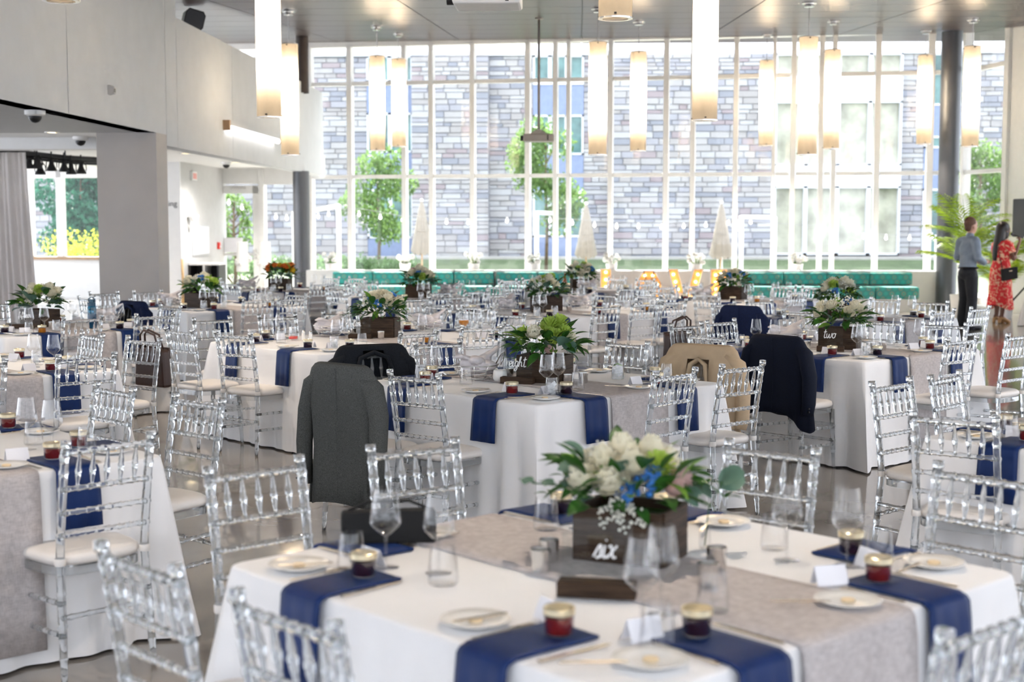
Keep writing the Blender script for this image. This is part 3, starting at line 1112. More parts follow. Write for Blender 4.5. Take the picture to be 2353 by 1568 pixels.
# ------------------------------------------------------------------ projector on a pole
def projector(px, Y, ybot, w, label, m, ztop):
    p = at(px, ybot, Y)
    t = empty('ceiling_projector', (p.x, Y, p.z))
    tag(t, label, 'projector')
    h = w * .32
    body = MB().box(-w / 2, w / 2, -w * .4, w * .4, 0, h * .75)
    me = bevel_mesh(body.mesh('body', m), w * .04, 2, 'body')
    obj('body', me, t)
    MB().lathe([(w * .09, 0), (w * .09, w * .1), (w * .06, w * .1)], 16, cap0=True, M=Matrix.Translation((-w * .5, -w * .1, h * .35)) @ Matrix.Rotation(R(-90), 4, 'Y')).build('lens', M['black'], t)
    MB().box(w * .28, w * .33, -w * .41, -w * .39, h * .1, h * .65).build('side_vent', M['black'], t)
    pr = MB().prism([(-w * .3, h * .75), (w * .3, h * .75), (w * .06, h * 1.25), (-w * .06, h * 1.25)], -w * .2, w * .2)
    pr.build('mount_bracket', m, t)
    MB().tube([(0, 0, h), (0, 0, ztop - p.z)], w * .045, 10).build('pole', m, t, smooth=True)
    MB().lathe([(w * .14, 0), (w * .14, .03)], 16, cap0=True, cap1=True).build('ceiling_plate', m, t, (0, 0, ztop - p.z - .03))


M['projgrey'] = mat('taupe_grey_plastic', (0.30, 0.28, 0.26), 0.5, var=0.05)
projector(1238, 24.5, 326, .52, 'taupe projector hanging from a ceiling pole at the centre', M['projgrey'], zc(24.5))
projector(1121, 12.0, 17, .56, 'white projector underside cut off at the top edge', M['white'], 6.6)

# ------------------------------------------------------------------ things on and under the balcony
p = at(466, 62, 21.6)
t = empty('loudspeaker', (p.x - .12, 21.6, 4.62), R(25))
t.location = (t.location.x - .06, t.location.y, 4.65)
t.scale = (.68, .68, .68)
tag(t, 'black boxy loudspeaker standing on the balcony wall', 'speaker')
o_ = [(-.18, 0), (.18, 0), (.22, .06), (.22, .34), (.16, .42), (-.16, .42), (-.22, .34), (-.22, .06)]
MB().prism([(x, z) for x, z in o_], -.2, .2, M=Matrix.Rotation(R(14), 4, 'Y')).build('cabinet', M['black'], t)
MB().prism([(x * .9, .03 + z * .86) for x, z in o_], -.215, -.2, M=Matrix.Rotation(R(14), 4, 'Y')).build('grille', M['grille'], t)
MB().box(-.16, .16, -.1, .1, -.02, .03).build('bracket', M['black'], t)

fx = empty('wall_light', (XP + .06, 22.8, 3.27))
tag(fx, 'long white tube light fixed to the balcony wall', 'light fixture')
MB().box(-.06, .06, 0, 3.8, .02, .1).build('housing', M['wallgrey'], fx)
MB().box(-.055, .055, -.07, 0, -.06, .1).build('end_cap', M['tapewood'], fx)
MB().box(-.055, .055, 3.8, 3.86, -.06, .1).build('end_cap', M['tapewood'], fx)
MB().tube([(.015, .02, -.02), (.015, 3.78, -.02)], .045, 12).build('tube', M['tubelight'], fx, smooth=True)

sp_ = empty('wall_sensor', (XP, 17.2, 3.27))
tag(sp_, 'small grey wedge sensor on the balcony wall', 'sensor')
MB().prism([(0, 0), (.07, .02), (.07, .09), (.03, .12), (0, .12)], -.05, .05).build('housing', M['soffit'], sp_)
MB().box(.071, .075, -.03, .03, .03, .08).build('lens', M['black'], sp_)


def dome(px, py, z, label):
    d = ray(px, py)
    tt = (z - 1.71) / d.z
    q = Vector((0, 0, 1.71)) + d * tt
    t = empty('dome_camera', q)
    tag(t, label, 'camera')
    MB().lathe([(.11, 0), (.11, -.045), (.075, -.06)], 20).build('collar', M['white'], t, smooth=40)
    MB().ball((0, 0, -.06), .075, 16, 8).build('dome', M['black'], t, smooth=True)


dome(80, 254, 2.94, 'black dome camera under the grey balcony edge')
dome(185, 314, 2.97, 'white dome camera on the ceiling left of the pillar')
dome(520, 372, 2.97, 'tiny dome camera on the white ceiling above the glass door')
q = at(120, 303, 18.9)
t = empty('downlight', (q.x, 18.9, 2.94))
tag(t, 'small lit recessed ceiling spot under the balcony', 'downlight')
MB().lathe([(.10, .0), (.10, -.012), (.07, -.012)], 20).build('rim', M['white'], t)
MB().lathe([(.001, -.006), (.07, -.006)], 20).build('lens', M['bulb'], t)

for x, y, lab in ((-7.0, 25.2, 'added ceiling spot brightening the wall beyond the pillar'), (-7.0, 28.9, 'added ceiling spot brightening the area by the glass door')):  # spots added to brighten the lounge wall and door area
    t = empty('downlight', (x, y, 2.97))
    tag(t, lab, 'downlight', 'added fill spots in the lounge ceiling')
    MB().lathe([(.10, .0), (.10, -.012), (.07, -.012)], 20).build('rim', M['white'], t)
    MB().lathe([(.001, -.006), (.07, -.006)], 20).build('lens', M['bulb'], t)
    ld = bpy.data.lights.new('added_fill_spot', 'SPOT')
    ld.energy, ld.color, ld.spot_size, ld.spot_blend, ld.shadow_soft_size = 110, (1.0, .95, .9), R(150), .8, .06
    lo = bpy.data.objects.new('added_fill_beam', ld)
    link(lo, t)
    lo.location = (0, 0, -.03)

# curved track with spotlights, curtain
trk = [at(-60, 340, 21.6), at(0, 348, 22.0), at(80, 356, 22.8), at(150, 364, 23.4), at(235, 369, 24.0)]
t = empty('curtain_track', trk[0])
tag(t, 'black curved ceiling track above the white curtain', 'track')
MB().tube([q - trk[0] for q in trk], .055, 8).build('rail', M['black'], t, smooth=True)
MB().tube([q - trk[0] + Vector((0, -.08, -.07)) for q in trk], .02, 8).build('lower_rail', M['black'], t, smooth=True)
for q in trk[1:4]:
    MB().tube([q - trk[0], (q.x - trk[0].x, q.y - trk[0].y, 2.97 - trk[0].z)], .012, 6).build('hanger', M['black'], t)
pr = [(.02, .02), (.035, 0), (.04, -.06), (.055, -.10), (.085, -.15), (.085, -.18), (.06, -.18)]
spm = MB().lathe(pr, 16, cap0=True, cap1=True).mesh('spot_can', M['black'], 40)
yk = MB().tube([(-.09, 0, -.13), (-.085, 0, -.04), (-.03, 0, .03), (.03, 0, .03), (.085, 0, -.04), (.09, 0, -.13)], .008, 6).mesh('yoke', M['black'])
for px, py, Y, lab in ((66, 362, 22.66, 'black spotlight half hidden by the white curtain top'), (85, 362, 22.7, 'black spotlight, first clear of the curtain, on the track'), (92, 376, 22.8, 'black spotlight hung lowest beside the curtain'), (118, 368, 23.0, 'black spotlight at the middle of the track'), (147, 370, 23.3, 'black spotlight, third from the taupe pillar'), (163, 376, 23.4, 'black spotlight, second from the taupe pillar'), (186, 375, 23.6, 'black spotlight nearest the taupe pillar')):
    q = at(px, py, Y)
    t = empty('track_spotlight', q)
    tag(t, lab, 'spotlight', 'spotlights on the curved track')
    obj('spot_can', spm, t)
    obj('yoke', yk, t)
    MB().tube([(0, 0, .02), (0, .0, max(.14, 2.80 - q.z))], .012, 6).build('stem', M['black'], t)

c0 = at(-70, 355, 21.3)
c1 = at(60, 355, 21.3)
W_ = c1.x - c0.x


def curt(u, v):
    flare = (v ** 1.3) * .14 * u
    x = c0.x + W_ * u + flare
    y = 21.3 + .06 * math.sin(u * 62) * (.3 + .7 * v) + .03 * math.sin(u * 25 + 2 * v)
    return (x, y, c0.z * (1 - v) + .03)


cm = MB().grid(curt, 110, 14).mesh('curtain', M['curtain'], True)
co = obj('curtain', solid_mesh(cm, .006, 'curtain'))
tag(co, 'white gathered curtain hanging at the left edge', 'curtain')

# noticeboard, alarm, cabinet, lettering on the grey wall block
XW = -8.08
t = empty('noticeboard', (XW, 30.0, 1.0))
tag(t, 'blank white noticeboard on the grey wall beside the glass door', 'noticeboard')
MB().box(0, .03, -.55, .75, .05, .68).build('frame', M['wallgrey'], t)
MB().box(.03, .036, -.52, .72, .08, .65).build('board', M['paper'], t)
t = empty('fire_alarm', (XW, 31.6, 1.15))
tag(t, 'small red fire alarm pull beside the glass door', 'alarm')
MB().box(0, .05, -.06, .06, 0, .15).build('box', M['red'], t)
MB().box(.05, .065, -.03, .03, .03, .07).build('pull_bar', M['white'], t)
t = empty('wall_sconce', (XW, 29.2, 1.85))
tag(t, 'white sconce on the grey wall block', 'sconce')
MB().box(0, .09, -.1, .1, 0, .1).build('back_plate', M['white'], t)
MB().lathe([(.08, -.12), (.11, .0), (.10, .02)], 16, c=(.12, 0, .03)).build('shade', M['white'], t, smooth=40)
t = empty('exit_sign', (XW, 29.6, 2.62))
tag(t, 'pale exit sign with a red face high on the grey wall', 'sign')
MB().box(0, .05, -.18, .18, 0, .18).build('case', M['white'], t)
MB().box(.05, .054, -.14, .14, .03, .15).build('face', mat('pale_red_face', (0.75, 0.35, 0.33), 0.5, var=0.05), t)
t = empty('service_cabinet', (-7.75, 29.4, 0), R(0))
tag(t, 'dark open service cabinet with a white top below the noticeboard', 'cabinet')
MB().box(-.32, .32, -.3, .3, .86, .9).build('top', M['white'], t)
for x in (-.3, 0, .3):
    MB().box(x - .02, x + .02, -.28, .28, .05, .86).build('upright', M['black'] if x else M['white'], t)
MB().box(-.3, .3, .26, .28, .05, .86).build('back_panel', M['black'], t)
MB().box(-.3, .3, -.28, .28, .03, .07).build('bottom_shelf', M['black'], t)
MB().box(-.3, .3, -.28, .28, .42, .45).build('shelf', M['black'], t)
t = empty('coat_stand', (-8.0, 28.4, 0))
tag(t, 'slim tan wooden post standing by the service cabinet', 'post')
MB().tube([(0, 0, 0), (.02, 0, .5), (0, 0, 1.0)], [.04, .03, .025], 8).build('post', M['palewood'], t, smooth=True)
MB().lathe([(.14, 0), (.14, .03), (.04, .05)], 16, cap0=True).build('foot', M['palewood'], t)


def text_mesh(s, size, mat_, ext=.003):
    cu = bpy.data.curves.new('txt', 'FONT')
    cu.body = s
    cu.size = size
    cu.extrude = ext
    o = bpy.data.objects.new('txt', cu)
    link(o)
    me = evaluated(o, 'letters')
    bpy.data.objects.remove(o)
    me.materials.clear()
    me.materials.append(mat_)
    return me


q = at(386, 474, 28.63)
lt = obj('wall_lettering', text_mesh('ing', .16, M['darkink']), None, (q.x, 28.645, q.z), (R(90), 0, 0))
tag(lt, 'grey lettering ending in ing on the white wall', 'lettering')

# ------------------------------------------------------------------ teal benches
def bench(px0, px1, n, label, gaps=()):
    x0, x1 = at(px0, 515, 28.5).x, at(px1, 515, 28.5).x
    t = empty('teal_bench', ((x0 + x1) / 2, 28.5, 0))
    tag(t, label, 'bench', 'teal upholstered benches at the glass wall')
    W = x1 - x0
    MB().box(-W / 2, W / 2, -.38, .5, 0, .24).build('base', M['white'], t)
    MB().box(-W / 2, W / 2, .38, .5, .24, .74).build('back_support', M['white'], t)
    MB().box(-W / 2 - .01, W / 2 + .01, .30, .52, .74, .775).build('top_rail', M['white'], t)
    w = W / n
    bmx = bevel_mesh(MB().box(-w / 2 + .006, w / 2 - .006, .2, .38, .50, .74).mesh('back_cushion', M['teal']), .025, 2, 'back_cushion')
    smx = bevel_mesh(MB().box(-w / 2 + .006, w / 2 - .006, -.40, .36, .24, .48).mesh('seat_cushion', M['teal']), .03, 2, 'seat_cushion')
    for i in range(n):
        x = -W / 2 + w * (i + .5)
        obj('back_cushion', bmx, t, (x, 0, 0))
        obj('seat_cushion', smx, t, (x, 0, 0))


bench(758, 1040, 3, 'teal patterned bench below the glass wall, left of the centre')
bench(1040, 1133, 1, 'single teal bench unit at the middle of the left run')
bench(1138, 1332, 2, 'teal patterned bench ending beside the light-up letter L')
bench(1708, 2106, 4, 'teal patterned bench at the right, beyond the light-up letter E')

# ------------------------------------------------------------------ marquee letters
def marquee(name_letter, outline_list, px0, Y, label, bulbs):
    o = at(px0, 620, Y)
    t = empty('marquee_letter', (o.x, Y, 0))
    tag(t, label, 'marquee letter', 'light-up letters before the glass')
    for ol in outline_list:
        face = MB().prism(ol, -.005, .02)
        face.build('face', M['marq'], t)
        # white raised rim
        rim = MB()
        n = len(ol)
        for i in range(n):
            (xa, za), (xb, zb) = ol[i], ol[(i + 1) % n]
            L = math.hypot(xb - xa, zb - za)
            a = math.atan2(zb - za, xb - xa)
            rim.box(-.006, L + .006, -.1, .03, -.008, .008, M=Matrix.Translation((xa, 0, za)) @ Matrix.Rotation(-a, 4, 'Y'))
        rim.build('rim', M['white'], t)
    bmm = MB().ball((0, 0, 0), .022, 8, 5).mesh('bulb', M['bulb'], True)
    for x, z in bulbs:
        obj('bulb', bmm, t, (x, -.03, z))


H_ = .86
marquee('L', [[(0, 0), (.40, 0), (.40, .16), (.20, .16), (.20, H_), (0, H_)]], 1380, 27, 'light-up orange letter L behind the beer bottle table', [(.1, .1 + i * .14) for i in range(6)] + [(.3, .08)])
oc = [(.15 * 0 + .26 + .26 * math.cos(a), H_ / 2 + H_ / 2 * math.sin(a)) for a in [math.pi / 8 + i * math.pi / 4 for i in range(8)]]
ic = [(.26 + .12 * math.cos(a), H_ / 2 + H_ * .28 * math.sin(a)) for a in [math.pi / 8 + i * math.pi / 4 for i in range(8)]]
marquee('O', [[oc[i], oc[(i + 1) % 8], ic[(i + 1) % 8], ic[i]] for i in range(8)], 1459, 27, 'light-up orange letter O, left of the V', [((oc[i][0] + ic[i][0]) / 2, (oc[i][1] + ic[i][1]) / 2) for i in range(8)])
marquee('V', [[(0, H_), (.18, H_), (.33, .30), (.48, H_), (.66, H_), (.42, 0), (.24, 0)]], 1535, 27, 'light-up orange letter V at the centre of the letters', [(.10, .76), (.14, .62), (.19, .48), (.24, .32), (.33, .12), (.42, .32), (.47, .48), (.52, .62), (.56, .76)])
marquee('E', [[(0, 0), (.40, 0), (.40, .17), (.19, .17), (.19, .34), (.34, .34), (.34, .51), (.19, .51), (.19, .69), (.40, .69), (.40, H_), (0, H_)]], 1632, 27, 'light-up orange letter E at the right of the letters', [(.1, .1 + i * .13) for i in range(6)] + [(.2, .78), (.3, .78), (.28, .43), (.3, .09)])

# ------------------------------------------------------------------ white flowers on the ledge
random.seed(8)
M['whitefl'] = leafy('white_blossom', (0.88, 0.88, 0.86), 0.3, 0.6, 0.03)
pot_m = MB().lathe([(.07, 0), (.10, .0), (.12, .14), (.11, .14), (.105, .11)], 16, cap0=True).mesh('pot', M['white'], 40)
for k, px in enumerate((558, 610, 760, 931, 1089, 1228, 1405, 1600, 1832)):
    p = at(px, 620, 29.3) if px > 700 else at(px, 640, 31.2)
    zb = .76 if px > 700 else .0
    t = empty('white_flower_pot', (p.x, p.y, zb))
    tag(t, 'white potted blossom ' + ('on the ledge at the foot of the glass door' if px == 558 else 'left of the steel column under the glass' if px == 610 else ['on the ledge right of the steel column', 'on the ledge below the first closed umbrella', 'on the ledge at the middle of the left bench', 'on the ledge below the central tree', 'on the ledge beside the light-up letter L', 'on the ledge behind the light-up letter V', 'on the ledge above the right bench'][k - 2]), 'flowers', 'white potted blossoms along the glass')
    s = 1.0 if px > 700 else 1.0
    obj('pot', pot_m, t)
    if zb == 0:
        MB().lathe([(.14, 0), (.12, .66), (.0, .66)], 16).build('pedestal', M['white'], t)
        t.children[0].location.z = .66
    hz = (.14 if zb else .80)
    rng = random.Random(px)
    st = MB()
    fl_ = MB()
    for i in range(16):
        e = Vector((rng.uniform(-.16, .16), rng.uniform(-.12, .12), hz + rng.uniform(.02, .20)))
        st.tube([(0, 0, hz - .06), e], .005, 4)
        fl_.ball(e, rng.uniform(.035, .055), 7, 5)
    st.build('stems', M['leafl'], t)
    fl_.build('blossoms', M['whitefl'], t, smooth=True)

# ------------------------------------------------------------------ palm, loudspeaker on stand, draped table
def palm(loc, label, h, seed, n=15):
    rng = random.Random(seed)
    t = empty('potted_palm', loc)
    tag(t, label, 'plant')
    MB().lathe([(.16, 0), (.2, 0), (.24, .38), (.22, .38), (.2, .34), (.001, .34)], 20, cap0=True).build('pot', M['white'], t, smooth=40)
    MB().tube([(0, 0, .3), (.02, .01, h * .35), (0, 0, h * .55)], [.045, .04, .035], 8).build('stem', M['bark'], t, smooth=True)
    for i in range(n):
        a = i * 2.399 + rng.uniform(-.3, .3)
        el = rng.uniform(.55, 1.4)
        L = rng.uniform(.65, 1.0) * (1.2 if h > 2 else .9)
        z0 = h * rng.uniform(.35, .72)
        fr = MB()
        pts = []
        for s in range(9):
            u = s / 8
            r = L * u * math.cos(el - .35 * u)
            z = z0 + L * (u * math.sin(el) - .32 * u * u)
            pts.append(Vector((r * math.cos(a), r * math.sin(a), z)))
        fr.tube(pts, [.008 * (1 - .7 * k / 8) for k in range(9)], 4)
        side = Vector((-math.sin(a), math.cos(a), 0))
        for s in range(1, 9):
            for sg in (-1, 1):
                for hh in (0, .5):
                    b = pts[s - 1].lerp(pts[s], hh)
                    ll = .34 * math.sin(math.pi * (.18 + .75 * s / 9)) + .06
                    d = (pts[s] - pts[s - 1]).normalized()
                    e = b + (side * sg * .8 + d * .7).normalized() * ll + Vector((0, 0, -.25 * ll))
                    w = d * .022
                    mid = b.lerp(e, .45) + Vector((0, 0, .04))
                    fr.add([b, mid - w, e, mid + w], [(0, 1, 2, 3)])
        fr.build('frond', M['palm'], t)
    return t


p = at(2232, 515, 27.3)
palm((p.x - .15, 27.2, 0), 'tall potted palm with yellow green fronds behind the man', 2.25, 3, 20)
p = at(2320, 515, 26.4)
palm((p.x - .15, 26.3, 0), 'potted palm behind the woman in the red dress', 1.5, 9, 12)
p = at(2352, 500, 26.0)
t = empty('loudspeaker', (p.x + .1, 26.0, 0), R(20))
tag(t, 'dark loudspeaker on a stand cut off at the right edge', 'speaker')
me = bevel_mesh(MB().box(-.22, .22, -.19, .19, 1.48, 2.16).mesh('cabinet', M['grille']), .02, 2, 'cabinet')
obj('cabinet', me, t)
MB().box(-.19, .19, -.2, -.19, 1.52, 2.12).build('grille', M['black'], t)
MB().tube([(0, 0, .5), (0, 0, 1.5)], .02, 10).build('pole', M['black'], t)
for k in range(3):
    a = k * 2.094 + .4
    MB().tube([(0, 0, .62), (.5 * math.cos(a), .5 * math.sin(a), .015)], .015, 8).build('leg', M['black'], t)


def drape_table(loc, r0, r1, h, label):
    t = empty('draped_cocktail_table', loc)
    tag(t, label, 'table')
    MB().lathe([(r0 - .01, h - .03), (r0 - .01, h - .004), (.001, h - .004)], 24).build('tabletop', M['white'], t)
    MB().tube([(0, 0, 0), (0, 0, h - .03)], .03, 10).build('post', M['steel'], t)

    def f(u, v):
        a = 2 * math.pi * u
        if v < .15:
            r = r0 * v / .15
            z = h
        else:
            w = (v - .15) / .85
            r = r0 + (r1 - r0) * w + .05 * w * math.sin(9 * a)
            z = h * (1 - w) + .01
        return (r * math.cos(a), r * math.sin(a), z)
    MB().grid(f, 72, 14).build('drape', M['cloth'], t, smooth=True)


p = at(2353, 515, 24.2)
drape_table((p.x + .52, 24.2, 0), .26, .52, 1.38, 'white draped high table cut off at the right edge')

# ------------------------------------------------------------------ people
def limb(m, pts, rad, n=12, flat=1.0):
    m.tube(pts, rad, n, flat=flat)
    for p_, r_ in zip(pts, rad):
        m.ball(p_, r_ * .98, 10, 6)


def hand(m, w, d, side, curl=.6):
    """palm and five fingers from wrist w along direction d"""
    d = Vector(d).normalized()
    s = Vector(side).normalized()
    n = d.cross(s)
    m.tube([w, Vector(w) + d * .05, Vector(w) + d * .09], [.026, .034, .03], 8, flat=.6)
    for i, ln in enumerate((.065, .075, .07, .055)):
        b = Vector(w) + d * .085 + s * (.027 - .018 * i)
        m.tube([b, b + (d * (1 - curl) + n * curl).normalized() * ln * .55, b + (d * (1 - curl) + n * curl).normalized() * ln * .55 + (d * (.2 - curl) + n).normalized() * ln * .5], [.0095, .009, .007], 6)
    b = Vector(w) + d * .03 + s * .03
    m.tube([b, b + (s + d * .6).normalized() * .035, b + (s * .3 + d + n * curl).normalized() * .065], [.012, .011, .008], 6)


def head(m, c, f):
    """head centre c facing unit f (horizontal)"""
    c, f = Vector(c), Vector(f)
    rz = math.atan2(f.y, f.x)
    Mr = Matrix.Rotation(rz, 3, 'Z')
    m.ball(c + Vector((0, 0, .02)), .1, 16, 12, s=(1.0, .80, 1.12), M=Mr)
    m.ball(c + f * .025 - Vector((0, 0, .06)), .072, 14, 10, s=(1.0, .82, 1.05), M=Mr)
    m.ball(c + f * .055 - Vector((0, 0, .105)), .03, 10, 6)
    m.ball(c + f * .108 - Vector((0, 0, .025)), .017, 8, 6, s=(1.2, .8, 1.4), M=Mr)
    m.ball(c + f * .092 + Vector((0, 0, .022)), .022, 8, 6, s=(.8, 2.2, .6), M=Mr)
    m.ball(c + f * .092 - Vector((0, 0, .07)), .018, 8, 6, s=(.8, 1.5, .6), M=Mr)
    sd = Vector((-f.y, f.x, 0))
    for sg in (-1, 1):
        m.ball(c + sd * sg * .082 - Vector((0, 0, .02)) - f * .005, .026, 8, 6, s=(.9, .4, 1.3), M=Mr)


# the man: seen from behind and slightly from his right, facing right of frame
pm = (6.33, 23.45, 0)
man = empty('person', pm)
tag(man, 'man in a grey shirt and dark trousers standing by the steel column', 'person')
f = Vector((.92, .38, 0)).normalized()
s_ = Vector((-f.y, f.x, 0))


def mp(fw, sd, z):
    return f * fw + s_ * sd + Vector((0, 0, z))


b = MB()
limb(b, [mp(0, .0, 1.45), mp(.02, 0, 1.56)], [.062, .058])
head(b, mp(.03, 0, 1.685), f)
for sg in (-1, 1):
    limb(b, [mp(-.02, sg * .19, 1.42), mp(-.03, sg * .25, 1.16), mp(.20, sg * .16, 1.08)], [.052, .042, .032])
    hand(b, mp(.20, sg * .16, 1.08), mp(.8, -sg * .6, .15), mp(0, 0, 1) if sg < 0 else mp(0, 0, 1), .5)
    limb(b, [mp(0, sg * .09, .92), mp(.01, sg * .10, .5), mp(-.02, sg * .11, .09)], [.08, .055, .042])
b.ball(mp(0, 0, 1.2), .14, 14, 10, s=(.8, .8, 2.0))
b.ball(mp(0, 0, .95), .15, 14, 10, s=(.9, .9, .8))
obj('body', organic(b, 'body', M['skin'], .011, 4), man)
c = MB()
c.ball(mp(0, 0, 1.27), .2, 18, 12, s=(.62, .98, 1.15), M=Matrix.Rotation(math.atan2(f.y, f.x), 3, 'Z'))
c.ball(mp(-.01, 0, 1.13), .19, 18, 12, s=(.66, .86, .85), M=Matrix.Rotation(math.atan2(f.y, f.x), 3, 'Z'))
c.ball(mp(-.02, 0, 1.03), .18, 18, 12, s=(.72, .92, .40), M=Matrix.Rotation(math.atan2(f.y, f.x), 3, 'Z'))
limb(c, [mp(0, -.16, 1.44), mp(0, .16, 1.44)], [.075, .075])
limb(c, [mp(.005, 0, 1.44), mp(.015, 0, 1.53)], [.085, .068])
for sg in (-1, 1):
    limb(c, [mp(-.02, sg * .20, 1.42), mp(-.03, sg * .26, 1.17), mp(.16, sg * .18, 1.09)], [.075, .064, .052])
obj('shirt', organic(c, 'shirt', M['shirt'], .012, 4), man)
c = MB()
c.ball(mp(-.015, 0, .91), .18, 18, 12, s=(.78, .98, .70), M=Matrix.Rotation(math.atan2(f.y, f.x), 3, 'Z'))
for sg in (-1, 1):
    limb(c, [mp(-.01, sg * .09, .86), mp(.01, sg * .10, .5), mp(-.02, sg * .11, .2), mp(-.02, sg * .11, .05)], [.112, .088, .082, .082])
obj('trousers', organic(c, 'trousers', M['trousers'], .013, 4), man)
MB().tube([mp(.132 * math.cos(a) - .012, .168 * math.sin(a), 1.0) for a in [2 * math.pi * i / 20 for i in range(21)]], .018, 6).build('belt', M['shoe'], man)
for sg in (-1, 1):
    c = MB()
    c.tube([mp(-.09, sg * .11, .04), mp(.02, sg * .115, .045), mp(.13, sg * .12, .035), mp(.19, sg * .12, .028)], [.042, .046, .044, .028], 10)
    c.ball(mp(-.03, sg * .11, .07), .05, 10, 6)
    obj('shoe', organic(c, 'shoe', M['shoe'], .01, 3), man)
c = MB()
hc = mp(.02, 0, 1.715)
c.ball(hc - f * .012 + Vector((0, 0, .01)), .107, 16, 12, s=(1.0, .82, 1.02), M=Matrix.Rotation(math.atan2(f.y, f.x), 3, 'Z'))
c.ball(hc - f * .05 - Vector((0, 0, .06)), .07, 14, 10, s=(.8, 1.0, 1.0), M=Matrix.Rotation(math.atan2(f.y, f.x), 3, 'Z'))
hm = organic(c, 'hair', M['hair1'], .01, 3)
bmh = bmesh.new()
bmh.from_mesh(hm)
bmesh.ops.delete(bmh, geom=[v for v in bmh.verts if (v.co - hc).dot(f) > .055 and v.co.z < hc.z + .055 or (v.co.z < hc.z - .035 and (v.co - hc).dot(f) > -.03)], context='VERTS')
bmh.to_mesh(hm)
bmh.free()
obj('hair', hm, man)

# the woman: red floral dress, facing right of frame, microphone at her mouth
wp = (7.27, 24.9, 0)
wom = empty('person', wp)
tag(wom, 'woman in a red floral dress speaking into a microphone', 'person')
f = Vector((.93, .36, 0)).normalized()
s_ = Vector((-f.y, f.x, 0))
RM = Matrix.Rotation(math.atan2(f.y, f.x), 3, 'Z')
b = MB()
limb(b, [mp(0, 0, 1.40), mp(.02, 0, 1.49)], [.052, .05])
head(b, mp(.05, 0, 1.60), f)
# right arm (camera side) raised to the mouth
limb(b, [mp(0, -.17, 1.36), mp(.10, -.20, 1.12), mp(.30, -.09, 1.40)], [.05, .043, .028])
hand(b, mp(.30, -.09, 1.40), mp(.15, .35, 1), mp(1, 0, 0), .75)
limb(b, [mp(0, .16, 1.36), mp(.05, .2, 1.12), mp(.28, .14, 1.12)], [.048, .04, .028])
hand(b, mp(.28, .14, 1.12), mp(1, -.3, .1), mp(0, 0, 1), .5)
for sg in (-1, 1):
    limb(b, [mp(0, sg * .08, .8), mp(.02, sg * .08, .48), mp(-.01, sg * .07, .14)], [.075, .055, .036])
    limb(b, [mp(-.03, sg * .07, .12), mp(.05, sg * .07, .07), mp(.14, sg * .07, .035)], [.036, .034, .022])
b.ball(mp(0, 0, 1.15), .13, 14, 10, s=(.8, .9, 1.9), M=RM)
b.ball(mp(0, 0, .9), .15, 14, 10, s=(.9, 1.0, .9), M=RM)
obj('body', organic(b, 'body', M['skin2'], .011, 4), wom)
c = MB()
prof = [(.05, 1.44), (.13, 1.42), (.175, 1.34), (.178, 1.22), (.16, 1.08), (.185, .92), (.195, .76), (.20, .58), (.212, .42), (.225, .28)]
n = 40
v, fc = [], []
for r, z in prof:
    w = max(0, (1.0 - z) / .65)
    for k in range(n):
        a = 2 * math.pi * k / n
        q = r * (1 + .07 * w * math.sin(7 * a + z * 3))
        hem = (.05 * math.sin(a * 2 + 1) if z < .3 else 0)
        pnt = RM @ Vector((q * math.cos(a) * (.80 if z > 1.0 else .92), q * math.sin(a) * 1.0, z + hem))
        v.append(pnt)
for i in range(len(prof) - 1):
    for k in range(n):
        fc.append((i * n + k, i * n + (k + 1) % n, (i + 1) * n + (k + 1) % n, (i + 1) * n + k))
c.add(v, fc)
for sg in (-1, 1):
    e = mp(.06, sg * .2, 1.22) if sg < 0 else mp(.03, sg * .2, 1.22)
    c.tube([mp(0, sg * .11, 1.39), mp(.02, sg * .175, 1.35), e], [.065, .078, .072], 14, caps=False)
obj('dress', c.mesh('dress', M['dress'], True), wom)
c = MB()
hc = mp(.035, 0, 1.63)
c.ball(hc - f * .02 + Vector((0, 0, .015)), .118, 16, 12, s=(1.0, .9, 1.0), M=RM)
c.tube([hc - f * .05, hc - f * .08 - Vector((0, 0, .18)), hc - f * .13 - Vector((0, 0, .38)), hc - f * .17 - Vector((0, 0, .55))], [.10, .10, .085, .04], 14, flat=.9)
c.ball(hc - s_ * .06 + f * .01 - Vector((0, 0, .08)), .06, 10, 8, s=(1, .5, 1.7), M=RM)
obj('hair', organic(c, 'hair', M['hair2'], .012, 4), wom)
for sg in (-1, 1):
    c = MB()
    c.tube([mp(-.05, sg * .07, .11), mp(.03, sg * .07, .075), mp(.12, sg * .07, .03), mp(.17, sg * .07, .022)], [.036, .04, .038, .022], 10)
    c.tube([mp(-.06, sg * .07, 0), mp(-.05, sg * .07, .09)], [.028, .034], 8)
    obj('shoe', organic(c, 'shoe', M['tan'], .009, 2), wom)
